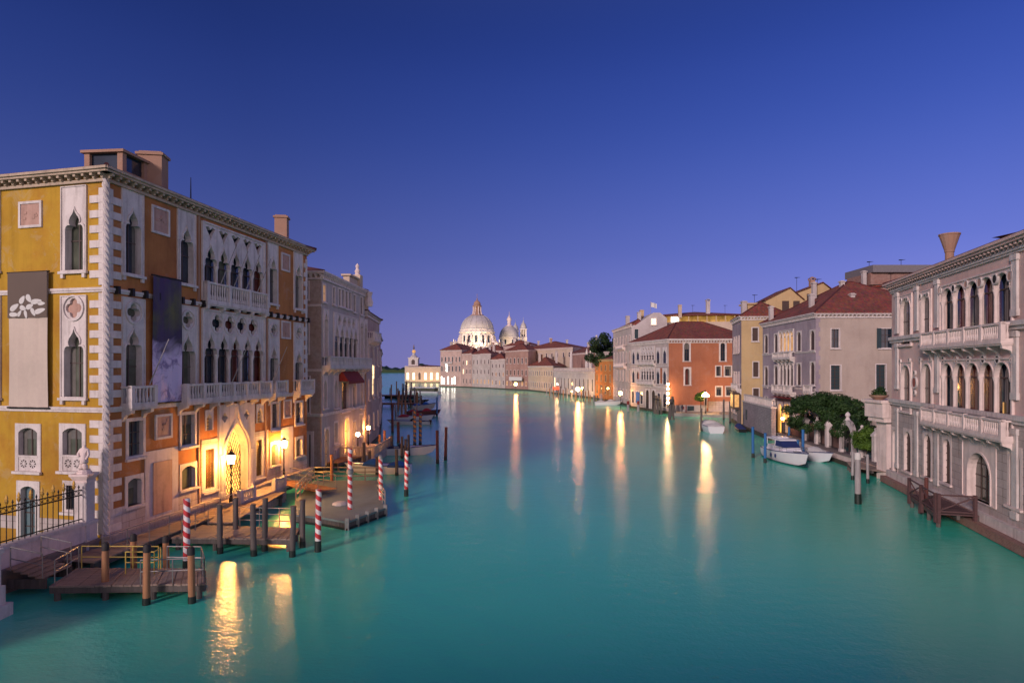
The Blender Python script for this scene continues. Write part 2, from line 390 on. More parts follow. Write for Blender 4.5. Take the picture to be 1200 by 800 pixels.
def circ(cx, cz, r, n=14): return [(cx + r * math.cos(2 * PI * i / n), cz + r * math.sin(2 * PI * i / n)) for i in range(n)]
def quatre(cx, cz, r):
    o = []
    for q in range(4):
        a0 = PI / 2 * q; c = (cx + .52 * r * math.cos(a0), cz + .52 * r * math.sin(a0))
        for i in range(6): a = a0 - R(100) + R(200) * i / 5; o.append((c[0] + .44 * r * math.cos(a), c[1] + .44 * r * math.sin(a)))
    return o

# ------------------------------------------------------------------ facades and buildings
class Fac:
    def __init__(s, P0, P1, L0):
        s.P0 = Vector((P0[0], P0[1])); d = Vector((P1[0], P1[1])) - s.P0; s.W = d.length; s.d = d / s.W
        s.M = T(s.P0.x - L0.x, s.P0.y - L0.y, 0) @ Matrix.Rotation(math.atan2(s.d.y, s.d.x), 4, 'Z')
    def U(s, px):
        k = (px - 600) / FPX            # (P0 + u d).x = k (P0 + u d).y
        return (k * s.P0.y - s.P0.x) / (s.d.x - k * s.d.y)
    def Z(s, px, py): return CAMH - (py - HOR) / FPX * (s.P0.y + s.U(px) * s.d.y)
class Bld:
    """a building as an Empty; sides run counter-clockwise so that each is seen left to right from outside"""
    def __init__(s, name, label, foot, z0, z1, mats, group=None, cat='building'):
        s.L = Vector((foot[0][0], foot[0][1], 0)); s.root = thing(name, label, cat, s.L, 0, group)
        s.foot = [Vector((p[0], p[1], 0)) for p in foot]; n = len(foot); s.z0 = z0; s.z1 = z1
        s.F = [Fac(foot[i], foot[(i + 1) % n], s.L) for i in range(n)]; s.holes = [[] for _ in foot]
        s.mats = list(mats) + [mats[-1]] * (n - len(mats))
    def part(s, name, mb, mats, side=None, parent=None, uv=False, smooth=False, off=None):
        Mx = s.F[side].M if side is not None else None
        if off is not None: Mx = Mx @ T(*off)
        return mb.build(name, mats, parent or s.root, Mx, uv, smooth)
    def finish(s, reveal=.5):
        mb = MB(); ml = []
        for i, F in enumerate(s.F):
            mn = s.mats[i]
            if mn not in ml: ml.append(mn)
            mb.k = ml.index(mn); mb.M = F.M
            hs = [(max(0, a), min(F.W, b), max(s.z0, c), min(s.z1, d)) for a, b, c, d in s.holes[i]]
            us = sorted({0, F.W} | {round(x, 4) for h in hs for x in h[:2]}); zs = sorted({s.z0, s.z1} | {round(x, 4) for h in hs for x in h[2:]})
            for a, b in zip(us, us[1:]):
                for c, d in zip(zs, zs[1:]):
                    um, zm = (a + b) / 2, (c + d) / 2
                    if not any(h[0] < um < h[1] and h[2] < zm < h[3] for h in hs): mb.face(((a, 0, c), (b, 0, c), (b, 0, d), (a, 0, d)))
            for a, b, c, d in hs:
                for q in (((a, 0, c), (a, 0, d), (a, reveal, d), (a, reveal, c)), ((b, 0, c), (b, reveal, c), (b, reveal, d), (b, 0, d)),
                          ((a, 0, d), (b, 0, d), (b, reveal, d), (a, reveal, d)), ((a, 0, c), (a, reveal, c), (b, reveal, c), (b, 0, c))): mb.face(q)
        mb.M = None; mb.face([(p - s.L) + Vector((0, 0, s.z1)) for p in s.foot])
        s.wall = mb.build('wall', ml, s.root, uv=True)
        return s
    def win(s, side, box, kind='rect', fr=.14, open_=None, pane='glass', m='istria', sill=True, mull=(1, 2), proud=.05, dep=.28, flat=False, px=True,
            extra=(), mould=0.0, name='window', shutter=None, base=True):
        F = s.F[side]
        if px:
            x0, x1, y0, y1 = box; xm = (x0 + x1) / 2; box = (F.U(x0), F.U(x1), F.Z(xm, y1), F.Z(xm, y0))
            if open_: a, b, c, d = open_; open_ = (F.U(a) - box[0], F.U(b) - box[0], F.Z(xm, d) - box[2], F.Z(xm, c) - box[2])
        u0, u1, z0, z1 = box; W = u1 - u0; H = z1 - z0
        if W < .05: return None
        if open_ is None: open_ = (fr, W - fr, fr * .6 if kind == 'rect' else 0.02, H - fr)
        a, b, c, d = open_; c = max(c, .02)
        op = sh(kind, a, b, c, d); ex = [e(W, H) for e in extra]
        mb = MB(); y1 = 0.0 if flat else dep; y0 = -proud - (.06 if flat else 0)
        mb.panel(sh_rect(0, W, 0, H), [op] + ex, y0, y1)
        if mould:
            k = mould; g = [((p[0] - (a + b) / 2) * (1 + 2 * k / (b - a)) + (a + b) / 2, (p[1] - c) * (1 + k / (d - c)) + c) for p in op]
            mb.ring(op[1:] + op[:1], g[1:] + g[:1], y0 - .06, y0 + .01)
            t = .06; mb.ring(sh_rect(0, W, 0, H), sh_rect(t, W - t, t, H - t), y0 - .05, y0, True)
        if sill: mb.box(-.08, W + .08, y0 - .14, y0 + .02, -.14, .0)
        if sill == 2:
            for uu in (.05, W - .23): mb.box(uu, uu + .18, y0 - .1, y0 + .02, -.36, -.14)
        o = s.part(name, mb, m, side, off=(u0, 0, z0))
        yp = -.025 if flat else dep * .85
        g = MB(); g.k = 0; e = .0 if not flat else .0
        g.panel(sh_rect(max(.01, a - .06), min(W - .01, b + .06), c, d if not ex else H - .03), [], yp, yp + .02, True)
        g.k = 1; nx, nz = mull; t = .035
        for i in range(1, nx + 1):
            uu = a + (b - a) * i / (nx + 1); g.box(uu - t, uu + t, yp - .045, yp - .003, c, d)
        for i in range(1, nz + 1):
            zz = c + (d - c) * i / (nz + 1); g.box(a, b, yp - .04, yp - .004, zz - t * .8, zz + t * .8)
        if not flat and pane in ('glass', 'glassg', 'glassr') and W > .8:
            rc = random.Random(int(u0 * 97 + z0 * 31)); g.k = 2; e = (b - a)
            if rc.random() < .75: g.box(a, a + e * rc.uniform(.14, .32), yp - .012, yp - .002, c, d)
            if rc.random() < .75: g.box(b - e * rc.uniform(.14, .32), b, yp - .012, yp - .002, c, d)
            if rc.random() < .3: g.box(a, b, yp - .016, yp - .006, c + (d - c) * rc.uniform(.55, .75), d)
        g.build('pane', [pane, 'shutb', 'curtain'], o)
        if shutter:
            q = MB()
            for uu in (-(b - a) * .5 + a - .02, b + .02):
                q.box(uu, uu + (b - a) * .5, y0 - .06, y0 - .005, c, d)
                for i in range(8): zz = c + (d - c) * (i + .5) / 8; q.box(uu + .04, uu + (b - a) * .5 - .04, y0 - .08, y0 - .061, zz - .03, zz + .03)
            q.build('shutter', shutter, o)
        if not flat: s.holes[side].append((u0 + .02, u1 - .02, z0 + .02, z1 - .02))
        return o
    def relief(s, side, box, inner='pinkm', fr=.14, name='relief_plaque'):
        F = s.F[side]; x0, x1, y0, y1 = box; xm = (x0 + x1) / 2; u0, u1, z0, z1 = F.U(x0), F.U(x1), F.Z(xm, y1), F.Z(xm, y0); W = u1 - u0; H = z1 - z0
        mb = MB(); mb.ring(sh_rect(0, W, 0, H), sh_rect(fr, W - fr, fr, H - fr), -.09, 0, True)
        mb.k = 1; mb.box(fr - .01, W - fr + .01, -.04, 0, fr - .01, H - fr + .01)
        for i in range(5):
            a = random.uniform(.25, .75) * W; c = random.uniform(.25, .75) * H; mb.lathe([(.09, 0), (.06, .05)], 0, 0, 6) if False else mb.box(a - .1, a + .1, -.065, -.03, c - .07, c + .07)
        return s.part(name, mb, ['istria', inner], side, off=(u0, 0, z0))
    def loggia(s, side, u0, u1, z0, z1, n, kind, colr=.13, m='istria', pane='glass', top='none', zsp=None, fr=.16, proud=.06, panes=None, spandrel=None):
        """n lights between columns; z1 is the top of the panel"""
        W = u1 - u0; H = z1 - z0; lw = (W - 2 * fr) / n; mb = MB(); holes = []; hd = H - .25
        za = hd if top == 'none' else H * .735
        for i in range(n):
            a = fr + lw * i + .075; b = fr + lw * (i + 1) - .075
            holes.append(sh(kind, a, b, .02, za))
        rq = min(lw * .46, H * .115); zq = H - rq * 1.12 - .1
        if top == 'quatre':
            for i in range(n + 1):
                cx = fr + lw * i
                if 0 < i < n: holes.append(quatre(cx, zq, rq * .92))
        if top == 'tri':
            for i in range(n):
                cx = fr + lw * (i + .5); q = lw * .36; zt = H - .2
                holes.append([(cx, za + .22), (cx + q * .35, za + (zt - za) * .55), (cx + q, zt - .1), (cx + q * .4, zt), (cx, zt - .2), (cx - q * .4, zt), (cx - q, zt - .1), (cx - q * .35, za + (zt - za) * .55)])
        mb.panel(sh_rect(0, W, 0, H), holes, -proud, .17)
        for i in range(n):
            op = holes[i]; a, b = op[0][0], op[1][0]; k = .07
            g = [((p[0] - (a + b) / 2) * (1 + 2 * k / (b - a)) + (a + b) / 2, p[1] * (1 + k / za)) for p in op]; st = [j for j in range(2, len(op))]
            mb.ring([op[j] for j in st], [g[j] for j in st], -proud - .05, -proud + .01)
        if top == 'quatre':
            for i in range(1, n): cx = fr + lw * i; mb.ring(circ(cx, zq, rq * 1.1), circ(cx, zq, rq * .96), -proud - .05, -proud, True)
        mb.ring(sh_rect(-.04, W + .04, -.02, H + .04), sh_rect(.07, W - .07, .07, H - .07), -proud - .08, 0, True)
        o = s.part('loggia', mb, m, side, off=(u0, 0, z0))
        zs = max(p[1] for p in [holes[0][2]])
        for i in range(n + 1):
            x = fr + lw * i; c = MB()
            c.lathe([(colr * 1.45, 0), (colr * 1.45, .12), (colr * 1.05, .2), (colr, .3), (colr * .86, zs - .42), (colr * 1.0, zs - .38), (colr * .92, zs - .33), (colr * 1.45, zs - .06), (colr * 1.5, zs)], x, .04, 10)
            c.build('column', m, o, smooth=True)
        for i in range(n):
            g = MB(); a = fr + lw * i; b = a + lw; yp = .30 + .003 * i; g.k = 0
            g.panel(sh_rect(a + .005, b - .005, .02, H - .05), [], yp, yp + .02, True); g.k = 1
            g.box((a + b) / 2 - .04, (a + b) / 2 + .04, yp - .05, yp - .004, .02, zs)
            g.box(a + .05, b - .05, yp - .05, yp - .003, zs - .1, zs - .02)
            g.build('pane', [panes[i % len(panes)] if panes else pane, 'shutb'], o)
        s.holes[side].append((u0 + .05, u1 - .05, z0 + .05, z1 - .05))
        return o
    def balcony(s, side, u0, u1, z0, z1, proj=.75, m='istria', brackets=True, step=.27, baluster='lathe', fronts=True, piers=None):
        W = u1 - u0; h = z1 - z0; mb = MB(); mb.box(0, W, -proj, .02, -.2, -.02); mb.box(.05, W - .05, -proj + .06, .02, -.3, -.2)
        if brackets:
            nb = max(2, int(W / 1.6) + 1)
            for i in range(nb):
                x = .25 + (W - .5) * i / (nb - 1)
                mb.M = Matrix.Rotation(R(90), 4, 'Z'); mb.M = None
                pts = [(-.0, -.3), (-proj * .85, -.3), (-proj * .8, -.48), (-proj * .3, -.6), (0, -.95)]
                a = [mb.pt((x - .12, p[0], p[1])) for p in pts]; b = [mb.pt((x + .12, p[0], p[1])) for p in pts]
                mb.idx(a); mb.idx(b[::-1])
                for j in range(5): mb.idx((a[j], a[(j + 1) % 5], b[(j + 1) % 5], b[j]))
        o = s.part('balcony', mb, m, side, off=(u0, 0, z0))
        r = MB(); yb = -proj + .12
        r.box(-.02, W + .02, yb - .11, yb + .11, h - .13, h); r.box(0, W, yb - .1, yb + .1, -.02, .1)
        for x in (0.1, W - .1): r.box(x - .09, x + .09, yb + .11, -.04, h - .12, h - .01); r.box(x - .08, x + .08, yb + .1, -.04, -.02, .09)
        np_ = piers if piers is not None else max(2, int(W / 2.2) + 1)
        pxs = [.1 + (W - .2) * i / (np_ - 1) for i in range(np_)]
        for x in pxs: r.box(x - .12, x + .12, yb - .125, yb + .125, -.015, h + .03)
        pr = [(.06, .09), (.085, .2), (.085, .3), (.045, .5), (.06, .75), (.07, h - .12)] if h > .85 else [(.06, .09), (.08, h * .35), (.045, h * .6), (.06, h - .12)]
        n = max(2, int(W / step))
        for i in range(n):
            x = (i + .5) * W / n
            if min(abs(x - p) for p in pxs) > .16: r.lathe(pr, x, yb, 6)
        for x in (.1, W - .1):
            k = int((proj - .3) / step)
            for i in range(k): r.lathe(pr, x, yb + .25 + i * step, 6)
        r.build('balustrade', m, o)
        return o
    def band(s, side, z0, z1, proud=.12, m='istria', u0=0.0, u1=None, name='string_course'):
        mb = MB(); u1 = s.F[side].W if u1 is None else u1; h = z1 - z0
        mb.box(u0, u1, -proud, .0, z0 + h * .45, z1); mb.box(u0 + .003, u1 - .003, -proud * .6, 0, z0, z0 + h * .45)
        return s.part(name, mb, m, side)
    def cornice(s, sides, z, proj=.7, h=.35, step=.55, m='istria2', bw=.2, bh=.32):
        for i in sides:
            F = s.F[i]; mb = MB(); e = proj
            a, b = -e * .98, F.W + e * .98
            mb.box(a, b, -e, .02, z + h * .5, z + h); mb.box(a + .1, b - .1, -e + .1, .015, z + .01, z + h * .5)
            mb.box(.0, F.W, -.16, .01, z - bh - .16, z - bh)
            n = int(F.W / step)
            for j in range(n + 1):
                x = F.W * j / n; mb.box(x - bw / 2, x + bw / 2, -e + .18, .01, z - bh * .55, z + .012); mb.box(x - bw / 2 + .01, x + bw / 2 - .01, -e * .45, .008, z - bh, z - bh * .55)
            s.part('cornice', mb, m, i)
    def roof(s, z, over=.5, rise=2.5, ridge=None, m='tile', hipped=(1, 1), name='roof', foot=None, inset=None):
        """hip roof over a four-sided footprint; the ridge joins the middles of sides 1 and 3 (or 0 and 2 with ridge=1)"""
        p = [q - s.L for q in (foot or s.foot)]; c = sum(p, Vector()) / 4
        e = []
        for q in p: d = (q - c); e.append(q + d.normalized() * over * 1.4 + Vector((0, 0, z)))
        k = 1 if ridge else 0; a = (e[1 - k] + e[(2 - k) % 4]) / 2; b = (e[(3 - k) % 4] + e[(4 - k) % 4]) / 2
        ln = (b - a).length; wd = min((e[1 - k] - e[(2 - k) % 4]).length * .5, ln * .45); dirv = (b - a).normalized()
        wd = inset if inset is not None else wd
        A = a + dirv * wd * hipped[0] + Vector((0, 0, rise)); B = b - dirv * wd * hipped[1] + Vector((0, 0, rise))
        q = [e[(i - k) % 4] for i in range(4)]; mb = MB(); t = Vector((0, 0, -.12))
        mb.face((q[0], q[1], A, B)); mb.face((q[1], q[2], A)); mb.face((q[2], q[3], B, A)); mb.face((q[3], q[0], B))
        for i in range(4): j = (i + 1) % 4; mb.face((q[i], q[j], q[j] + t, q[i] + t))
        mb.face([x + t for x in q][::-1])
        o = mb.build(name, m, s.root, uv=True)
        rd = MB(); rd.tube([A - dirv * .1, B + dirv * .1], .13, 6); [rd.tube([x, y], .12, 6) for x, y in ((q[1], A), (q[2], A), (q[3], B), (q[0], B))]
        rd.build('ridge_tiles', m, o)
        return o
    def chimney(s, x, y, z0, z1, wx=.8, wy=.8, m='terra', kind='box', rz=0.0):
        mb = MB(T(x - s.L.x, y - s.L.y, 0) @ Matrix.Rotation(rz, 4, 'Z')); a, b = wx / 2, wy / 2
        if kind == 'box':
            mb.box(-a, a, -b, b, z0, z1 - .25); mb.box(-a - .1, a + .1, -b - .1, b + .1, z1 - .25, z1 - .1); mb.box(-a + .05, a - .05, -b + .05, b - .05, z1 - .1, z1)
        elif kind == 'funnel':
            h = z1 - z0; mb.lathe([(a * .5, z0), (a * .5, z0 + h * .5), (a * .58, z0 + h * .52), (a * .58, z0 + h * .56), (a * 1.18, z1 - .12), (a * 1.25, z1 - .1), (a * 1.25, z1), (a * .9, z1 + .01)], 0, 0, 14)
        else:
            mb.box(-a, a, -b, b, z0, z1 - .5); mb.box(-a - .06, a + .06, -b - .06, b + .06, z1 - .5, z1 - .42)
            for sx in (-1, 1):
                for sy in (-1, 1): mb.box(sx * a - .1, sx * a + .1, sy * b - .1, sy * b + .1, z1 - .42, z1 - .15)
            mb.prism([(-a - .1, -b - .1), (a + .1, -b - .1), (a + .1, b + .1), (-a - .1, b + .1)], z1 - .15, z1 + .15, [(-.1, -.1), (.1, -.1), (.1, .1), (-.1, .1)])
        return mb.build('chimney', m, s.root, uv=False)
    def aerial(s, x, y, z0, h=2.2):
        mb = MB(T(x - s.L.x, y - s.L.y, 0)); mb.tube([(0, 0, z0 - 1), (0, 0, z0 + h)], .035, 5)
        for k in range(5): mb.tube([(-.5 + .07 * k, -.3 + k * .15, z0 + h - .1), (.5 - .07 * k, -.3 + k * .15, z0 + h - .1)], .02, 4)
        mb.tube([(0, -.35, z0 + h - .1), (0, .4, z0 + h - .1)], .025, 4)
        return mb.build('aerial', 'iron', s.root)
    def plinth(s, sides, z0, z1, proud=.25, m='wet', name='foundation'):
        for i in sides:
            mb = MB(); mb.box(-proud, s.F[i].W + proud, -proud, .05, z0, z1); s.part(name, mb, m, i, uv=True)

# ------------------------------------------------------------------ water and land
def water():
    m, t, b = mat('canal_water'); p = geo(t, False)
    n0 = noise(t, .035, 3, .5, p); n1 = noise(t, 1.2, 3, .6, mapping(t, p, (.8, 1.2, 1))); n2 = noise(t, 7.0, 3, .6, mapping(t, p, (.9, 1.1, 1)))
    c = mix(t, remap(t, n0.outputs[0], .35, .65), (.055, .50, .345), (.070, .58, .41))
    t.links.new(c, b.inputs['Base Color']); b.inputs['IOR'].default_value = 1.33
    t.links.new(remap(t, n0.outputs[0], .3, .7, .13, .18), b.inputs['Roughness'])
    a = tn(t, 'ShaderNodeMath', operation='MULTIPLY_ADD'); t.links.new(n2.outputs[0], a.inputs[0]); a.inputs[1].default_value = .42; t.links.new(n1.outputs[0], a.inputs[2])
    bump(t, b, a.outputs[0], .60, .055)
    return m
M['water'] = water()
mb = MB()
xs = [-4000, -600, -150, -60, -25, 0, 25, 60, 150, 600, 4000]; ys = [-200, -30, 0, 20, 40, 60, 90, 140, 220, 400, 900, 4000]
for a, b in zip(xs, xs[1:]):
    for c, d in zip(ys, ys[1:]): mb.face(((a, c, 0), (b, c, 0), (b, d, 0), (a, d, 0)))
struct('canal_water', mb, 'water')
mb = MB(); mb.prism([(-24, 62), (-20, 76), (-25, 114), (-44, 190), (-60, 260), (-400, 300), (-400, 62)], -2, .55); struct('land_west', mb, 'land')
mb = MB(); mb.prism([(-400, 36), (-24, 36), (-23, 56), (-24, 57), (-400, 66)], -2, .5); struct('land_south', mb, 'land')
mb = MB(); mb.prism([(42, 20), (400, 20), (400, 330), (-30, 420), (-36, 345), (-3, 303), (9, 284), (19, 252), (29, 208), (32, 165), (38, 139), (51, 128), (43, 108), (42, 60)], -2, .55); struct('land_east', mb, 'land')
mb = MB(); mb.prism([(-70, 452), (-48, 433), (-30, 415), (40, 460), (-20, 520)], -2, .9); struct('customs_point_quay', mb, 'asph')
# the far shore of the lagoon
mb = MB(); rr = random.Random(5); pts = []
n = 90
for i in range(n + 1):
    x = -420 + 520 * i / n; h = 13 + 4.5 * math.sin(i * .35) + rr.uniform(-1.5, 2.5)
    pts.append((x, h))
for (x0, h0), (x1, h1) in zip(pts, pts[1:]):
    mb.face(((x0, 1300, -1), (x1, 1300, -1), (x1, 1300, h1 * .6), (x0, 1300, h0 * .6))); mb.face(((x0, 1300, h0 * .6), (x1, 1300, h1 * .6), (x1, 1330, h1), (x0, 1330, h0))); mb.face(((x0, 1330, h0), (x1, 1330, h1), (x1, 1400, -1), (x0, 1400, -1)))
struct('far_shore_hills', mb, 'leafd')

# ------------------------------------------------------------------ the timber bridge the photograph is taken from
br = thing('timber_bridge', 'timber footbridge over the canal, directly under and behind the viewpoint', 'bridge', (4, -5, 0))
mb = MB(); N = 24
for i in range(N):
    a, b = -46 + 86 * i / N, -46 + 86 * (i + 1) / N; za, zb = 8.3 - (a / 46) ** 2 * 3.0, 8.3 - (b / 46) ** 2 * 3.0  # deck flattened and lengthened so its shadow darkens the near water
    A = [mb.pt(q) for q in ((a, -4.6, za), (a, 4.6, za), (a, 4.6, za - 1.0), (a, -4.6, za - 1.0))]; B = [mb.pt(q) for q in ((b, -4.6, zb), (b, 4.6, zb), (b, 4.6, zb - 1.0), (b, -4.6, zb - 1.0))]
    for j in range(4): mb.idx((A[j], A[(j + 1) % 4], B[(j + 1) % 4], B[j]))
mb.build('deck', 'wood', br)
for sy in (-4.5, 4.5):
    mb = MB()
    for i in range(N):
        a, b = -46 + 86 * i / N, -46 + 86 * (i + 1) / N; za, zb = 8.3 - (a / 46) ** 2 * 3.0, 8.3 - (b / 46) ** 2 * 3.0
        mb.box(a - .07, a + .07, sy - .07, sy + .07, za, za + 1.0); mb.tube([(a, sy, za + 1.03), (b, sy, zb + 1.03)], .07, 6); mb.tube([(a, sy, za + .12), (b, sy, zb + .95)], .05, 5); mb.tube([(a, sy, za + .95), (b, sy, zb + .12)], .05, 5)
    mb.build('railing', 'woodb', br)
for sy in (-4.42, 4.42):
    mb = MB()
    for i in range(N):
        a, b = -46 + 86 * i / N, -46 + 86 * (i + 1) / N; za = 8.3 - (a / 46) ** 2 * 3.0; zb = 8.3 - (b / 46) ** 2 * 3.0
        mb.face(((a, sy, za), (b, sy, zb), (b, sy, zb + .95), (a, sy, za + .95))); mb.face(((a, sy + .04, za), (b, sy + .04, zb), (b, sy + .04, zb + .95), (a, sy + .04, za + .95)))
    mb.build('shade_boards', 'woodb', br)  # solid boards added to deepen the unseen bridge's shadow on the water

# ------------------------------------------------------------------ the ochre palace on the left
Cc = (-21.6, 33.6); Dd = (-18.2, 56.0)
pal = Bld('gothic_palace', 'large ochre Gothic palace with white traceried loggias and corner quoins on the left bank',
          [(-43.9, 39.1), Cc, Dd, (-40.5, 61.5)], -1.2, 20.3, ['ochre', 'rust', 'rust', 'ochre'], cat='palace')  # one ochre all round; part of the light difference is put into the tones
G, F = pal.F[0], pal.F[1]
def gwin(side, pan, op, y0, y1, rnd=None, ytop=None, **k):
    """a stone slab pan=(x0,x1) from ytop to y1 with a trefoil light op=(x0,x1) from y0"""
    ex = []; wd = (op[1] - op[0]) * .10; op = (op[0] - wd, op[1] + wd)
    Fc = pal.F[side]; xm = sum(pan) / 2; top = Fc.Z(xm, ytop); bot = Fc.Z(xm, y1)
    if rnd:
        zc = Fc.Z(xm, rnd[0]) - bot; rr_ = rnd[1]; ex = [lambda W, H: quatre(W / 2, zc, rr_)]
    o = pal.win(side, (pan[0], pan[1], ytop, y1), 'tref', open_=(op[0], op[1], y0, y1), extra=ex, mould=.11, mull=(1, 1), dep=.34, **k)
    if rnd:
        W = Fc.U(pan[1]) - Fc.U(pan[0]); q = MB(); q.ring(circ(W / 2, zc, rr_ * 1.28, 20), circ(W / 2, zc, rr_ * 1.1, 20), -.13, -.04, True)
        q.build('roundel', 'istria', o)
        if side == 0: q = MB(); q.panel(circ(W / 2, zc, rr_ * 1.1, 20), [], -.03 + .1, .1); q.build('roundel_panel', 'pinkm', o)
    return o
# top floor, canal front
gwin(1, (141.6, 167.4), (147, 162), 246, 322, ytop=221, sill=2)
pal.relief(1, (177, 198, 243, 275))
gwin(1, (207, 228.5), (211.5, 224), 266, 333, ytop=246, sill=2)
u0, u1 = F.U(236), F.U(309)
pal.loggia(1, u0, u1, F.Z(272, 357) + .02, F.Z(272, 272), 5, 'tref', .125, top='tri', panes=['glass', 'glassg', 'glass', 'glass', 'glassr'])
pal.balcony(1, u0, u1, F.Z(272, 358), F.Z(272, 337), proj=.45, brackets=True)
gwin(1, (313, 325), (315.5, 323), 302, 356, ytop=284, sill=2)
pal.relief(1, (329, 339, 297, 318))
gwin(1, (343.5, 354), (345.5, 352.5), 310, 362, ytop=296, sill=2)
# first floor, canal front
gwin(1, (142, 169), (147, 163), 385, 474, rnd=(366, .52), ytop=349, sill=False, pane='glassg')
gwin(1, (207.5, 231), (211.5, 226), 392, 468, rnd=(375, .52), ytop=358, sill=False, pane='glassg')
pal.loggia(1, u0, u1, F.Z(272, 467), F.Z(272, 367), 5, 'tref', .135, top='quatre', panes=['glass', 'glass', 'glassr', 'glass', 'glassr'])
gwin(1, (313.5, 326.5), (316, 324), 406, 462, rnd=(387, .45), ytop=374, sill=False)
pal.relief(1, (329, 340, 376, 397))
gwin(1, (343.5, 355), (345.5, 353), 411, 461, rnd=(390, .42), ytop=378, sill=False)
ZB0 = 7.98
pal.balcony(1, F.U(142) - .1, F.U(171), ZB0, ZB0 + 1.02)
pal.balcony(1, F.U(206.5), F.U(309), ZB0 + .004, ZB0 + 1.02, piers=7)
pal.balcony(1, F.U(313), F.U(328), ZB0, ZB0 + 1.02)
pal.balcony(1, F.U(342.5), F.W + .05, ZB0, ZB0 + 1.02)
# mezzanine and ground, canal front
for bx, pn in (((147, 170, 489, 536), 'glass'), ((210, 230, 482, 523), 'glassg'), ((317, 328, 470, 503), 'glass'), ((345, 355, 469, 497), 'glass')):
    pal.win(1, bx, 'rect', fr=.2, pane=pn, mould=0, sill=True)
pal.relief(1, (181, 201, 485, 514)); pal.relief(1, (332, 341, 468, 490))
for bx in ((240, 249.5, 480, 504), (300, 308.5, 473, 495)):
    pal.win(1, bx, 'ogee', fr=.13, pane='litd', sill=False, mull=(1, 4))
for bx, pn in (((146, 168, 556, 592), 'glassg'), ((210, 230.5, 542, 572), 'glassg'), ((316, 327, 517, 545), 'glassg'), ((345.5, 355, 511, 534), 'glassg')):
    pal.win(1, bx, 'seg', fr=.2, pane=pn, mull=(0, 0))
for bx in ((237, 253.5, 521, 575), (297.5, 309, 511, 560)):
    o = pal.win(1, bx, 'rect', fr=.28, pane='litd', mull=(0, 0))
    Fc = F; W = F.U(bx[1]) - F.U(bx[0]); H = F.Z(sum(bx[:2]) / 2, bx[2]) - F.Z(sum(bx[:2]) / 2, bx[3]); q = MB()
    for i in range(7): x = .28 + (W - .56) * i / 6; q.box(x - .022, x + .022, .06, .1, .2, H - .28)
    for i in range(int(H / .2)): z = .2 + i * .2; q.box(.28, W - .28, .07, .09, z, z + .035)
    q.build('window_grille', 'bronze', o)
# stone cladding of the ground floor in raised slabs
def slab(side, x0, x1, ya, yb, m='socle', proud=.06, inner=None, name='stone_cladding'):
    Fc = pal.F[side]; u0, u1 = Fc.U(x0), Fc.U(x1); z0 = Fc.Z(x0, yb) if yb else 1.1; z1 = Fc.Z((x0 + x1) / 2, ya)
    mb = MB(); hs = []
    for a, b, c, d in pal.holes[side]:
        if a < u1 and b > u0 and c < z1 and d > z0: hs.append((a - .02, b + .02, c - .02, d + .02))
    us = sorted({u0, u1} | {min(u1, max(u0, x)) for h in hs for x in h[:2]}); zs = sorted({z0, z1} | {min(z1, max(z0, x)) for h in hs for x in h[2:]})
    for a, b in zip(us, us[1:]):
        for c, d in zip(zs, zs[1:]):
            if not any(h[0] < (a + b) / 2 < h[1] and h[2] < (c + d) / 2 < h[3] for h in hs) and b - a > .01 and d - c > .01: mb.box(a, b, -proud + .02, .01, c, d)
    o = pal.part(name, mb, m, side, uv=True)
    if inner:
        a, b, c, d = inner; q = MB(); xm = (a + b) / 2; q.box(Fc.U(a), Fc.U(b), -proud - .03, -proud + .03, Fc.Z(xm, d), Fc.Z(xm, c)); q.build('marble_panel', 'pinkm', o)
slab(1, 124.5, 169, 592, None, proud=.072); slab(1, 169.3, 208, 526, None, proud=.075, inner=(178, 200, 540, 600), m='marble')
slab(1, 208.2, 235, 573, None); slab(1, 235.3, 255, 514, None, proud=.068); slab(1, 296, 314, 505, None, proud=.07); slab(1, 314.2, 329, 547, None); slab(1, 329.2, 343, 500, None, proud=.074, m='marble'); slab(1, 343.3, 359.5, 536, None)
# the water gate
M['hall'] = emit('bright_hall', (1.0, .50, .11), 3.0, .6, .7)
ux0, ux1 = F.U(254.5), F.U(296.5); W = ux1 - ux0; zb, zt = .95, F.Z(275, 467) - .35; H = zt - zb
a, b = F.U(261) - ux0, F.U(287) - ux0; apex = F.Z(274, 495) - zb
op = sh('point', a, b, .02, apex); og = sh('ogee', a - .32, b + .32, .02, apex + 1.15)
mb = MB(); mb.panel(sh_rect(0, W, 0, H), [op, quatre(a - .0, apex + .45, .36), quatre(b + .0, apex + .45, .36)], -.16, .35)
o1 = sh('ogee', a - .16, b + .16, .02, apex + .9)
mb.ring(og[1:] + og[:1], o1[1:] + o1[:1], -.34, -.15); g2 = sh('point', a - .28, b + .28, .02, apex + .3); mb.ring(g2[1:] + g2[:1], op[1:] + op[:1], -.25, -.15)
for x in (a - .42, b + .42): mb.lathe([(.19, 0), (.19, .5), (.13, .6), (.13, apex * .52), (.2, apex * .56), (.2, apex * .6)], x, -.22, 10)
gate = pal.part('water_gate', mb, 'istria', 1, off=(ux0, 0, zb))
q = MB(); q.panel(sh_rect(a - .1, b + .1, .02, apex + .1), [], .5, .52, True); q.build('lit_hall', M['hall'], gate)
q = MB(); q.panel(sh_rect(.05, W - .05, apex + .1, H - .05), [], .25, .27, True); q.build('backing', 'redm', gate)
q = MB()
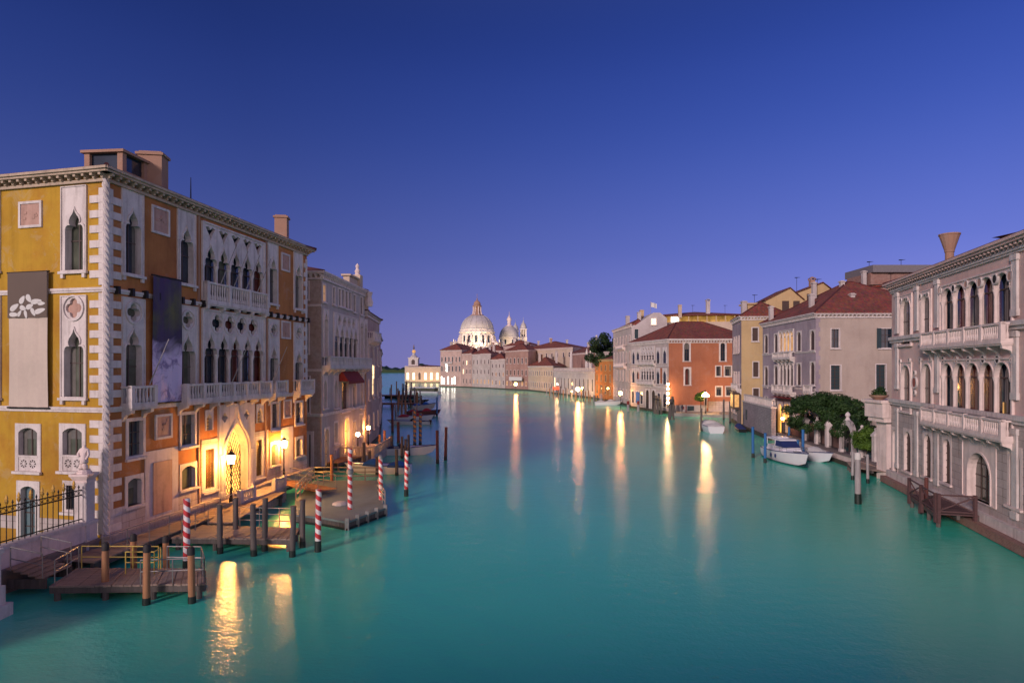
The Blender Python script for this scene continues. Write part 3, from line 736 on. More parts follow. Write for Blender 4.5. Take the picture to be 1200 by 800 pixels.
for i in range(-9, 12):                       # diamond lattice of the gate
    for sgn in (1, -1):
        x = a + (b - a) * .11 * i; seg = []
        for j in range(0, 30):
            z = .05 + j * .19; xx = x + sgn * j * .105; 
            hw = (b - a) / 2; zs_ = apex - 1.7 * hw; cx = (a + b) / 2
            lim = hw if z < zs_ else hw * max(0, 1 - ((z - zs_) / (1.7 * hw)) ** 1.5)
            if abs(xx - cx) < lim: seg.append((xx, .3 + .012 * sgn, z))
        if len(seg) > 1: q.tube([seg[0], seg[-1]], .028, 4)
q.build('lattice', 'bronze', gate); pal.holes[1].append((ux0 + .05, ux1 - .05, zb + .03, zt - .05))
# side front
gwin(0, (72.5, 102.5), (80, 97.5), 245, 318, ytop=218, sill=2, pane='glassg')
gwin(0, (-22, 1), (-17, -4), 245, 318, ytop=216, sill=2)
pal.relief(0, (23, 50, 236, 267)); pal.relief(0, (-78, -52, 237, 268))
gwin(0, (72, 102.5), (79, 98), 385, 466, rnd=(361, .56), ytop=346, sill=2, pane='glassg')
gwin(0, (-24, 2), (-18, -4), 385, 466, rnd=(361, .56), ytop=346, sill=2)
for bx in ((18.5, 48.5, 496, 552), (70, 101, 496, 552), (-78, -46, 497, 553)):
    o = pal.win(0, bx, 'seg', fr=.24, pane='glassg', mull=(1, 0), m='istria')
    W = G.U(bx[1]) - G.U(bx[0]); q = MB(); hs = []
    for i in range(2):
        for j in range(1):
            cx = .28 + (W - .56) * (i + .5) / 2
            for k in range(8):
                an = PI / 4 * k; hs.append([(cx + .09 * math.cos(an - .12), .42 + .09 * math.sin(an - .12)), (cx + .24 * math.cos(an - .27), .42 + .24 * math.sin(an - .27)), (cx + .24 * math.cos(an + .27), .42 + .24 * math.sin(an + .27)), (cx + .09 * math.cos(an + .12), .42 + .09 * math.sin(an + .12))])
    q.panel(sh_rect(.24, W - .24, .03, .78), hs, -.02, .1, True); q.box(.2, W - .2, -.06, .14, .78, .88); q.build('pierced_parapet', 'istria', o)
o = pal.win(0, (20, 47, 563, 634), 'seg', fr=.3, pane='doorblue', mull=(1, 3), name='side_door', sill=False)
o = pal.win(0, (74, 100, 563, 600), 'rect', fr=.25, pane='glass', mull=(2, 0))
q = MB(); W = G.U(100) - G.U(74)
for i in range(7): x = .25 + (W - .5) * i / 6; q.box(x - .02, x + .02, -.02, .02, .15, 1.5)
q.build('window_bars', 'iron', o)
pal.win(0, (-84, -52, 563, 600), 'rect', fr=.25, pane='glass', mull=(2, 0))
slab(0, 0, 121, 607, None)
# string courses, quoins, cornice
for side in (0, 1):
    L_ = pal.F[side].W
    pal.band(side, 14.05, 14.3, .13, u0=0.0); pal.band(side, 7.62, 7.9, .16)
    sto = [MB(), MB(), MB()]; r2 = random.Random(side)
    for i in range(24):
        z = 1.2 + i * .8
        for z0_, z1_, ln in ((z, z + .41, 1.0), (z + .41, z + .8, .42)):
            mb = sto[0 if z1_ < 7.7 else (1 if z1_ < 14.1 else 2)]
            if z1_ > 20.0 or (z0_ < 7.95 and z1_ > 7.6) or (z0_ < 14.33 and z1_ > 14.03): continue
            if side == 0: mb.box(L_ - ln, L_ - .02, -.07 - .012 * (ln > .5), .0, z0_ + .006, z1_ - .006)
            else: mb.box(.02, ln, -.07 - .012 * (ln > .5), 0, z0_ + .006, z1_ - .006)
    for mb in sto: pal.part('quoin_strip', mb, 'istria', side)
    if side == 1:
        for za_, zb_ in ((8.0, 14.0), (14.4, 19.9)):
            mb = MB(); k = int((zb_ - za_) / .4)
            for i in range(k): mb.box(L_ - (.6 if i % 2 else .3), L_ - .02, -.07 - .01 * (i % 2), .0, za_ + i * .4, za_ + i * .4 + .394)
            pal.part('quoin_strip', mb, 'istria', 1)
mb = MB(T(Cc[0] - pal.L.x, Cc[1] - pal.L.y, 0)); 
for k in range(3): mb.tube([(.10 * math.cos(t * 5.2 + k * 2.094), .10 * math.sin(t * 5.2 + k * 2.094), 1.1 + t * 19 / 95) for t in range(96)], .10, 6)
mb.build('rope_column', 'istria', pal.root, smooth=True)
mb = MB()
for x0, x1, ya, yb in ((229.5, 234.5, 262, 575),):
    mb.box(F.U(231.2), F.U(232.6), -.11, .02, 1.2, 20.0)
mb.box(F.U(310.3), F.U(311.2), -.11, .02, 1.2, 20.0)
pal.part('downpipe', mb, 'terra', 1)
pal.cornice((0, 1), 20.3, .62, .27, .54, 'corn', .16, .24)
for j in range(22): x = .6 + j * 1.05; mb = MB(); mb.box(x - .09, x + .09, -.3, .01, 14.0, 14.42); pal.part('iron_bracket', mb, 'iron', 1)
mb = MB(); mb.box(-.3, F.W + .3, -.42, .05, -1.5, .18); pal.part('foundation', mb, 'wet', 1)
mb = MB(); mb.box(-.28, F.W + .28, -.4, .04, .18, 1.02); mb.box(-.34, F.W + .34, -.52, .03, 1.02, 1.16); pal.part('base_ledge', mb, 'socle', 1, uv=True)
pal.finish(.5)
pal.roof(20.6, .6, 2.6, ridge=0, m='tile2')
q = MB(T(-20.6 - pal.L.x, 40.5 - pal.L.y, 0)); q.tube([(0, 0, 20.4), (0, 0, 22.2)], [.05, .02], 6); pal.part('lightning_rod', q, 'iron'); pal.chimney(-21.6, 38.0, 20.4, 22.9, 1.35, 1.0, 'terra', rz=.15); pal.chimney(-19.55, 53.6, 20.4, 22.9, 1.0, .9, 'terra', rz=.15)
mb = MB(T(-22.9 - pal.L.x, 36.6 - pal.L.y, 0) @ Matrix.Rotation(-.1, 4, 'Z')); mb.k = 0
for sx in (-1, 1):
    for sy in (-1, 1): mb.box(sx * 1.0 - .16, sx * 1.0 + .16, sy * .9 - .16, sy * .9 + .16, 20.3, 22.1)
mb.box(-1.1, 1.1, -1.0, 1.0, 20.3, 21.15); mb.box(-1.3, 1.3, -1.2, 1.2, 22.1, 22.25); mb.prism([(-1.3, -1.2), (1.3, -1.2), (1.3, 1.2), (-1.3, 1.2)], 22.25, 22.6, [(-.1, -.1), (.1, -.1), (.1, .1), (-.1, .1)])
o = mb.build('roof_lantern', 'terra', pal.root); q = MB(mb.M); q.box(-.98, .98, -.88, .88, 21.15, 22.1); q.build('pane', 'glass', o)
# flag staffs leaning out of the balconies
for i, (x, zz) in enumerate(((163, 1.0), (262, 1.0), (310.5, 1.0))):
    u = F.U(x); mb = MB(F.M @ T(u, -.66, ZB0 + 1.06)); mb.tube([(0, 0, 0), (.15, -1.1, 2.6)], [.04, .025], 6)
    mb.build('flag_staff', 'woodp', pal.root)
for i in range(4):
    u = u0 + (u1 - u0) * (i + 1) / 5; mb = MB(F.M @ T(u, -.4, F.Z(272, 337) + .04)); mb.tube([(0, 0, 0), (.3, -.9, 2.5)], [.04, .025], 6); mb.build('flag_staff', 'woodp', pal.root)

# banners
def banner(Fc, x0, x1, ya, yb, name, label, m, off=.32):
    u0, u1 = Fc.U(x0), Fc.U(x1); xm = (x0 + x1) / 2; z0, z1 = Fc.Z(xm, yb), Fc.Z(xm, ya); W = u1 - u0; H = z1 - z0
    t = thing(name, label, 'banner', (0, 0, 0)); t.matrix_world = T(*Fc_L(Fc)) @ Fc.M @ T(u0, -off, z0)
    mb = MB(); nx, nz = 8, 18
    for i in range(nx):
        for j in range(nz):
            q = []
            for a, b in ((i, j), (i + 1, j), (i + 1, j + 1), (i, j + 1)): q.append((W * a / nx, .03 * math.sin(a * 1.9 + b * .25) , H * b / nz))
            mb.face(q); mb.face([(p[0], p[1] + .015, p[2]) for p in q][::-1])
    mb.build('cloth', m, t)
    for zz in (H + .02, -.02): mb = MB(); mb.tube([(-.1, 0, zz), (W + .1, 0, zz)], .05, 8); mb.build('rod', 'iron', t)
    return t, W, H
def Fc_L(Fc): return pal.L
t, W, H = banner(F, 173.5, 207.5, 326, 471, 'hanging_banner', 'long purple and lilac photographic banner hung on the canal front of the ochre palace', 'ban1')
t, W, H = banner(G, 15, 60.5, 320, 477, 'hanging_banner', 'pale cloth banner with brown top and white leaf shapes on the yellow side wall', 'cloth', .22)
q = MB(); q.box(-.01, W + .01, -.065, -.045, H * .665, H + .01); br = q.build('brown_field', 'ban2', t)
def leafs(cx, cz, l, wd, an):
    o = []
    for i in range(14):
        a = 2 * PI * i / 14; x = l * math.cos(a); z = wd * math.sin(a) * (1 - .35 * math.cos(a)); o.append((cx + x * math.cos(an) - z * math.sin(an), cz + x * math.sin(an) + z * math.cos(an)))
    return o
q = MB()
for cx, cz, l, wd, an in ((.18, .72, .13, .045, .5), (.38, .755, .10, .045, .9), (.55, .76, .10, .045, -.9), (.74, .745, .15, .04, .1), (.83, .70, .15, .04, .25), (.17, .685, .13, .035, -.05), (.40, .715, .09, .04, -.3), (.57, .722, .10, .04, .35), (.31, .69, .08, .03, .9), (.66, .695, .1, .035, -1.0), (.47, .685, .09, .03, -1.3), (.87, .735, .1, .03, .0)):
    q.panel(leafs(W * cx, H * (.69 + (cz - .685) * 1.55), W * l * .95, W * wd * 1.25, an), [], -.078, -.06)
q.build('leaf_motif', 'hoard', t)

# ------------------------------------------------------------------ garden wall, railing, pillar with statue
gd = (Vector((-21.75, 33.1)), Vector((-24.2, 17.5)))
GF = Fac((gd[1].x, gd[1].y), (gd[0].x, gd[0].y), Vector((0, 0, 0)))
t = thing('garden_wall', 'lavender grey stone garden wall with pale coping beneath the spiked iron fence', 'wall', (gd[1].x, gd[1].y, 0)); t.matrix_world = GF.M
mb = MB(); mb.box(0, GF.W, 0, .4, -1.2, 1.95); mb.build('wall', 'istria2', t, uv=True)
mb = MB(); mb.box(-.05, GF.W + .02, -.08, .48, 1.95, 2.12); mb.build('coping', 'istria', t)
mb = MB(); mb.box(0, GF.W, -.12, 0, -1.2, .95); mb.box(0, GF.W, -.2, .01, .95, 1.1); mb.build('ledge', 'socle', t)
t = thing('iron_fence', 'black iron garden fence with gilded spear points along the garden wall', 'fence', (0, 0, 0)); t.matrix_world = GF.M @ T(0, .2, 2.12)
bars = MB(); tips = MB(); rails = MB(); n = int(GF.W / .3)
for i in range(n):
    x = .15 + i * .3; bars.tube([(x, 0, 0), (x, 0, 1.75)], .022, 5)
    if i % 2 == 0:
        tips.lathe([(.02, 1.72), (.075, 1.84), (.09, 1.9), (.02, 2.02), (.085, 2.0), (.02, 2.2)], x, 0, 6)
    else: bars.lathe([(.02, 1.74), (.05, 1.8), (.005, 1.93)], x, 0, 5)
for z in (.12, 1.35, 1.62): rails.box(0, GF.W, -.02, .02, z, z + .05)
for i in range(n): x = .3 + i * .3; rails.tube([(x + .11 * math.cos(a * PI / 4), 0, 1.5 + .1 * math.sin(a * PI / 4)) for a in range(9)], .014, 4)
bars.build('bar', 'iron', t); rails.build('rail', 'iron', t); tips.build('spear_point', 'gilt', t)
t = thing('stone_pillar', 'tall white stone pillar at the palace corner carrying a statue', 'pillar', (-22.15, 32.7, 0))
mb = MB(); mb.box(-.42, .42, -.42, .42, -1, 1.2); mb.box(-.33, .33, -.33, .33, 1.2, 4.1); mb.box(-.38, .38, -.38, .38, 1.9, 2.1); mb.build('shaft', 'istria', t)
mb = MB(); mb.box(-.36, .36, -.36, .36, 4.1, 4.22); mb.prism([(-.34, -.34), (.34, -.34), (.34, .34), (-.34, .34)], 4.22, 4.45, [(-.46, -.46), (.46, -.46), (.46, .46), (-.46, .46)]); mb.box(-.48, .48, -.48, .48, 4.45, 4.56); mb.build('capital', 'istria2', t)
def skin_body(name, verts, edges, radii, m, parent=None, loc=None, sub=2):
    me = bpy.data.meshes.new(name); me.from_pydata(verts, edges, []); o = bpy.data.objects.new(name, me); C.objects.link(o)
    md = o.modifiers.new('skin', 'SKIN'); md.use_smooth_shade = True
    for i, r in enumerate(radii): me.skin_vertices[0].data[i].radius = (r, r) if not isinstance(r, tuple) else r
    me.skin_vertices[0].data[0].use_root = True
    sm = o.modifiers.new('sub', 'SUBSURF'); sm.levels = sub; sm.render_levels = sub
    me.materials.append(M[m])
    if parent is not None: o.parent = parent
    if loc is not None: o.location = loc
    return o
st = thing('statue', 'small weathered stone statue of a robed figure on the corner pillar', 'statue', (-22.15, 32.7, 4.56))
mb = MB(); mb.lathe([(.34, 0), (.34, .1), (.28, .12), (.27, .2)], 0, 0, 10); mb.build('base', 'istria2', st)
skin_body('figure', [(0, 0, .75), (0, -.02, 1.0), (.02, -.02, 1.24), (.03, -.03, 1.34), (.04, -.06, 1.46), (-.17, -.02, 1.2), (-.26, -.1, .98), (-.1, -.26, .9), (.2, -.02, 1.2), (.27, -.06, .95), (.2, -.18, .72), (-.1, -.04, .5), (-.12, -.03, .2), (.1, -.14, .5), (.12, -.05, .2), (0, .05, .5), (0, .08, .2)],
          [(0, 1), (1, 2), (2, 3), (3, 4), (2, 5), (5, 6), (6, 7), (2, 8), (8, 9), (9, 10), (0, 11), (11, 12), (0, 13), (13, 14), (0, 15), (15, 16)],
          [.2, .17, .15, .065, .1, .085, .07, .05, .085, .07, .05, .14, .15, .14, .15, .15, .16], 'istria2', st)

# ------------------------------------------------------------------ lamps
M['lampg'] = emit('gate_lamp_glass', (1.0, .42, .08), 600.0)
def lamp_head(t, z, s=1.0, m='lamp', top='iron'):
    mb = MB(); mb.lathe([(.16 * s, z), (.24 * s, z + .42 * s), (.22 * s, z + .46 * s), (.02, z + .5 * s)], 0, 0, 8); mb.build('lamp_glass', m, t)
    mb = MB(); mb.lathe([(.05, z - .14), (.17 * s, z - .05), (.17 * s, z - .003)], 0, 0, 8); mb.lathe([(.26 * s, z + .51 * s), (.14 * s, z + .66 * s), (.05, z + .72 * s), (.05, z + .8 * s), (.01, z + .9 * s)], 0, 0, 8); mb.build('lantern_cap', top, t)
def lamp_post(loc, h, label, s=1.0, m='lamp', post='iron', group=None):
    t = thing('street_lamp', label, 'street lamp', loc, 0, group); mb = MB()
    mb.lathe([(.14, 0), (.14, .25), (.09, .35), (.07, .9), (.05, 1.0), (.045, h - .2), (.07, h - .14)], 0, 0, 8); mb.build('post', post, t); lamp_head(t, h, s, m); return t
lamp_post((-18.95, 42.6, .95), 2.6, 'lit lantern on a twisted dark post in front of the Gothic water gate', 1.15, 'lampg')
lamp_post((-18.35, 50.8, .95), 2.65, 'lit lantern on a slim post at the far corner of the ochre palace', 1.1, 'lampg')

# ------------------------------------------------------------------ posts in the water
def pole(px, ytop, ybase, m, name, label, r=.13, group=None, cap='capdark', capm=.18, band=.45, cat='mooring post', XY=None, collar=None, lean=None):
    if XY: x, y = XY
    else: p = at(px, ybase); x, y = p.x, p.y
    zt = gz(ytop, y); t = thing(name, label, cat, (x, y, 0), random.uniform(0, 6), group)
    lx, ly = lean or (random.uniform(-.02, .02), random.uniform(-.02, .02))
    def P(z): return (lx * z, ly * z, z)
    mb = MB(); mb.tube([P(-1.6), P(zt * .5), P(zt - capm)], [r * 1.06, r, r * .96], 12); mb.build('shaft', m, t, smooth=True)
    if band: mb = MB(); mb.tube([P(-1.62), P(band * .6), P(band)], [r * 1.18, r * 1.14, r * 1.08], 12); mb.build('tide_band', 'slime', t, smooth=True)
    if cap: mb = MB(); mb.tube([P(zt - capm), P(zt - capm * .25), P(zt)], [r * 1.07, r * 1.07, r * .6], 12); mb.build('cap', cap, t, smooth=True)
    if collar:
        mb = MB(); mb.tube([P(collar), P(collar + .06), P(collar + .3), P(collar + .36)], [r * 1.1, r * 1.55, r * 1.55, r * 1.1], 12); mb.build('collar', 'steel', t, smooth=True)
    return t
gS = 'red and white spiral striped mooring poles'
pole(218.5, 584, 669, 'stripe', 'striped_pole', 'tall red and white spiral pole rising between the two plank jetties', .16, gS, 'stripe', .05, .55, 'mooring pole')
pole(372.5, 573, 646, 'stripe', 'striped_pole', 'red and white spiral pole in open water before the floating pontoon', .16, gS, 'stripe', .05, .6, 'mooring pole')
pole(410, 525, 606, 'stripe', 'striped_pole', 'red and white spiral pole with a steel collar on the front pontoon edge', .15, gS, 'stripe', .05, .0, 'mooring pole', collar=2.9)
pole(446.5, 533, 594, 'stripe', 'striped_pole', 'red and white spiral pole with a collared top at the pontoon corner', .15, gS, 'steel', .3, .4, 'mooring pole')
pole(476, 528, 581, 'stripe', 'striped_pole', 'red and white spiral pole standing alone beyond the pontoon', .15, gS, 'stripe', .05, .55, 'mooring pole')
pole(512.8, 504, 543, 'woodr', 'mooring_post', 'dark red post in open water, nearer of a pair beyond the speedboat', .16, None, 'woodr', .1)
pole(522, 500, 539, 'woodr', 'mooring_post', 'dark red post in open water, farther of a pair beyond the speedboat', .16, None, 'woodr', .1)
pole(512, 465, 487, 'bluep', 'mooring_post', 'blue post standing alone in the middle of the canal', .17, None, 'bluep', .1)
# brown capped posts of the first jetty
gB = 'brown jetty posts with black caps'
for px, yt, yb, lab in ((123, 635, 699, 'brown post with black cap at the front left of the near jetty'), (171.5, 637, 708, 'brown post with black cap in the front middle of the near jetty'),
                        (225, 640, 706, 'brown post at the front right corner of the near jetty'), (157, 625, 676, 'brown post with black cap behind the near jetty, left of its pair'), (195, 627, 672, 'brown post with black cap behind the near jetty, right of its pair')):
    pole(px, yt, yb, 'woodb', 'jetty_post', lab, .145, gB, 'capdark', .34, .3, 'post')
gG = 'grey posts around the second jetty'
for px, yt, yb, lab in ((258, 590, 648, 'grey post at the left of the second jetty'), (297.5, 590, 651, 'grey post at the middle front of the second jetty'), (310, 583, 645, 'grey post on the back edge of the second jetty'),
                        (342.5, 592, 652, 'grey post at the right front of the second jetty'), (354.5, 585, 641, 'grey post in the water off the end of the second jetty'), (276, 583, 634, 'grey post close to the water gate lantern')):
    pole(px, yt, yb, 'woodg', 'jetty_post', lab, .15, gG, 'woodg', .1, .35, 'post')
pole(389, 532, 571, 'woodb', 'mooring_post', 'single brown post at the mouth of the side canal', .13, None, 'woodb', .1)
gP = 'mooring posts along the left bank'
for px, yt, yb, m, lab in ((442, 535, 557, 'woodg', 'grey post at the bow of the blue covered boat'), (465, 526, 557, 'woodg', 'grey post beside the stern of the blue covered boat'),
        (427, 518, 545, 'woodg', 'grey post in front of the white balustraded landing'), (433, 528, 548, 'woodg', 'short grey post in front of the white balustraded landing'),
        (445, 509, 527, 'woodb', 'yellowish post at the right end of the balustraded landing'), (451, 504, 528, 'woodb', 'taller yellowish post beside the white speedboat'),
        (459, 510, 533, 'woodg', 'grey post at the side of the white speedboat'), (471, 511, 537, 'woodg', 'grey post amidships of the white speedboat'), (475, 514, 534, 'woodg', 'second grey post amidships of the white speedboat'),
        (479, 509, 534, 'woodg', 'tall grey post near the bow of the white speedboat'), (460, 472, 507, 'woodr', 'reddish post left of the red covered boat'), (467, 494, 519, 'woodr', 'short reddish post behind the white speedboat'),
        (486, 478, 522, 'stripeb', 'thick orange and blue spiral post behind the white speedboat'), (492.5, 484, 521, 'stripeb', 'thinner orange and blue spiral post behind the white speedboat')):
    pole(px, yt, yb, m, 'mooring_post', lab, .15 if yb > 526 else .19, gP, None, .02, .3)
r3 = random.Random(8); k = 0
for i in range(44):
    px = r3.uniform(455, 496); yb = r3.uniform(462, 492); yt = yb - r3.uniform(9, 19)
    if px < 462 and yb > 480: continue
    p = at(px, yb); pole(px, yt, yb, r3.choice(['woodp', 'woodb', 'woodr', 'woodg', 'woodb']), 'mooring_post', 'thin wooden pole in the crowded far moorings of the left bank', .19, 'crowded poles of the far left moorings', None, .02, .0)

# ------------------------------------------------------------------ jetties
def railing(pts, h, t, m='steel', step=1.3, rails=2, r=.025, name='railing', mr=None):
    mb = MB(); top = MB()
    for a, b in zip(pts, pts[1:]):
        a, b = Vector(a), Vector(b); n = max(1, round((b - a).length / step))
        for i in range(n + 1):
            p = a.lerp(b, i / n); mb.tube([p, p + Vector((0, 0, h))], r, 6)
        for k in range(rails): z = h * (1 - k / max(1, rails) * .95); top.tube([a + Vector((0, 0, z)), b + Vector((0, 0, z))], r, 6)
    for k, i in enumerate(range(1)): pass
    q = MB(); q.v = mb.v + top.v; q.f = mb.f + [[i + len(mb.v) for i in f] for f in top.f]; q.m = mb.m + top.m
    return q.build(name, mr or m, t)
def deck(name, label, quad, z, cat='jetty', along=True, m='wood', pw=.17, beams=True, piles=None, thick=.07):
    """quad: four plan points, planks run from edge 0-1 to edge 3-2"""
    c = sum((Vector((*q, 0)) for q in quad), Vector()) / 4; t = thing(name, label, cat, (c.x, c.y, 0)); q = [Vector((a - c.x, b - c.y, 0)) for a, b in quad]
    n = max(3, int((q[1] - q[0]).length / pw)); mb = MB(); r4 = random.Random(n)
    for i in range(n):
        a0, a1 = (i + .04) / n, (i + .96) / n; e = r4.uniform(-.04, .04); d = (q[3] - q[0]).normalized() * e
        P = [q[0].lerp(q[1], a0) + d, q[0].lerp(q[1], a1) + d, q[3].lerp(q[2], a1) + d, q[3].lerp(q[2], a0) + d]; zz = z + r4.uniform(-.012, .012)
        mb.prism([(p.x, p.y) for p in P], zz - thick, zz)
    mb.build('deck', m, t)
    if beams:
        mb = MB()
        for a in (.06, .5, .94):
            A = q[0].lerp(q[3], a); B = q[1].lerp(q[2], a); d = (B - A).normalized(); nn = Vector((-d.y, d.x, 0)) * .09
            mb.prism([((A + nn).x, (A + nn).y), ((A - nn).x, (A - nn).y), ((B - nn).x, (B - nn).y), ((B + nn).x, (B + nn).y)], z - .34, z - thick - .015)
        mb.build('bearer', 'woodg', t)
        for i in range(2):
            A, B = (q[0], q[1]) if i == 0 else (q[3], q[2]); nn = Vector((0, 0, 0))
        for a in (.04, .35, .66, .96):
            for bb in (.08, .92):
                p = q[0].lerp(q[1], a).lerp(q[3].lerp(q[2], a), bb); k = MB(); k.tube([(p.x, p.y, -1.6), (p.x, p.y, z - .33)], .13, 8); k.build('pile', 'woodg', t)
    return t, c
# 1: the near jetty
J1 = [(-19.8, 27.0), (-13.25, 27.3), (-14.3, 29.4), (-20.3, 29.5)]
t, c = deck('plank_jetty', 'weathered plank jetty with railings painted in yellow lamplight in the near left corner', J1, .68)
def loc(p, z): return (p[0] - c.x, p[1] - c.y, z)
railing([loc((-19.7, 27.2), .68), loc((-20.1, 29.3), .68)], 1.05, t)
railing([loc((-20.0, 29.35), .68), loc((-16.4, 29.3), .68)], 1.05, t, mr='yrail'); railing([loc((-17.5, 28.6), .68), loc((-16.2, 28.6), .68), loc((-16.3, 29.3), .68)], 1.0, t, mr='yrail')
railing([loc((-16.0, 29.3), .68), loc((-14.4, 29.25), .68), loc((-13.4, 27.5), .68), loc((-16.0, 27.2), .68)], 1.05, t)
# steps down from the wall
t = thing('wooden_steps', 'dark wooden steps with a thin railing between the garden wall and near jetty', 'steps', (-21.6, 28.6, 0)); mb = MB()
for i in range(5): mb.box(-.6 + i * .32, -.25 + i * .32, -.9, .9, 1.12 - i * .09, 1.18 - i * .09)
mb.build('tread', 'wood', t); mb = MB(); pass
for y in (-.85, .75): mb = MB(); mb.prism([(-.6, y), (1.1, y), (1.1, y + .1), (-.6, y + .1)], .3, .72); mb.build('stringer', 'woodg', t)
railing([(-.4, -.9, 1.1), (1.0, -.9, .8)], 1.05, t); railing([(-.4, .9, 1.1), (1.0, .9, .8)], 1.05, t)
# walkway along the palace
W1 = [(-20.0, 30.2), (-18.15, 41.6), (-20.15, 41.9), (-21.8, 30.6)]
t, c = deck('plank_walkway', 'narrow plank walkway with thin railing running along the foot of the ochre palace', W1, .72)
railing([loc((-19.95, 30.8), .72), loc((-18.2, 41.5), .72)], 1.05, t, step=1.5)
# 2: jetty before the water gate
J2 = [(-18.7, 34.6), (-11.9, 34.3), (-12.3, 36.7), (-18.3, 37.4)]
t, c = deck('plank_jetty', 'second plank jetty on dark piles in front of the water gate', J2, .72)
railing([loc((-15.9, 36.9), .72), loc((-12.3, 36.5), .72)], 1.15, t, rails=3); railing([loc((-18.3, 35.0), .72), loc((-17.9, 37.2), .72)], 1.1, t)
t, c = deck('gate_landing', 'plank landing that joins the water gate to the second jetty', [(-18.1, 37.5), (-16.6, 37.4), (-16.7, 46.5), (-19.3, 46.8)], .86, pw=.2)
t = thing('stone_landing', 'white stone landing steps with low balustrades at the water gate', 'landing', (-18.9, 45.0, 0)); t.rotation_euler = (0, 0, -.15)
mb = MB(); mb.box(-1.0, 1.2, -2.6, 3.4, -1.2, .96); mb.box(1.2, 1.6, -1.5, 2.5, -1.2, .7); mb.build('platform', 'socle', t, uv=True)
for x, y0, y1 in ((1.05, -2.5, -.9), (1.05, 1.9, 3.3)):
    q = MB(); q.box(x - .1, x + .1, y0, y1, 1.6, 1.74); q.box(x - .09, x + .09, y0, y1, .965, 1.05)
    for yy in (y0, y1): q.box(x - .14, x + .14, yy - .14, yy + .14, .963, 1.82)
    for i in range(6): q.lathe([(.06, 1.05), (.08, 1.25), (.04, 1.45), (.06, 1.6)], x, y0 + (y1 - y0) * (i + .5) / 6, 6)
    q.build('balustrade', 'istria', t)
# hulls --------------------------------------------------------------
def hull(L_, B, H, sheer=.25, bow=.9, stern=.85, flare=.72, draft=.25, n=16, keelrise=.6, deckdrop=.0, bowpow=2.2):
    """sections from stern (x=0) to bow (x=L); returns MB of the shell and the gunwale outline"""
    mb = MB(); rings = []; gun = []
    for i in range(n + 1):
        s = i / n; b = B / 2 * (stern + (1 - stern) * min(1, s * 3)) * (1 - max(0, (s - .45) / .55) ** bowpow); b = max(b, .02)
        h = H * (1 + sheer * s * s * 1.6); k = -draft + (draft + H * keelrise) * max(0, (s - .72) / .28) ** 2
        x = L_ * s + bow * 0; sec = []
        for y, z in ((-b, h), (-b * (flare + .22), h * .45 + k * .1), (-b * flare, .02 * H + k * .6), (-b * .35, k), (b * .35, k), (b * flare, .02 * H + k * .6), (b * (flare + .22), h * .45 + k * .1), (b, h)):
            rk = bow * (z / H) * max(0, s - .6) / .4 * .6; sec.append(mb.pt((x + rk, y, z)))
        rings.append(sec); gun.append((x + bow * (h / H) * max(0, s - .6) / .4 * .6, b, h))
    for a, c in zip(rings, rings[1:]):
        for j in range(7): mb.idx((a[j], c[j], c[j + 1], a[j + 1]))
    mb.idx(rings[0]); mb.idx(rings[-1][::-1])
    return mb, gun
def deckmesh(gun, drop=.02, s0=0, s1=99, camber=.05, inset=1.0):
    mb = MB(); g = gun[s0:s1 + 1]
    rows = [[(x, -b * inset, h - drop), (x, 0, h - drop + camber * b), (x, b * inset, h - drop)] for x, b, h in g]
    for a, c in zip(rows, rows[1:]):
        for j in range(2): mb.face((a[j], c[j], c[j + 1], a[j + 1]))
    return mb
def rubrail(gun, t, m, r=.05):
    mb = MB(); mb.tube([(x, b, h) for x, b, h in gun] + [(x, -b, h) for x, b, h in gun[::-1]], r, 6); mb.build('rub_rail', m, t)
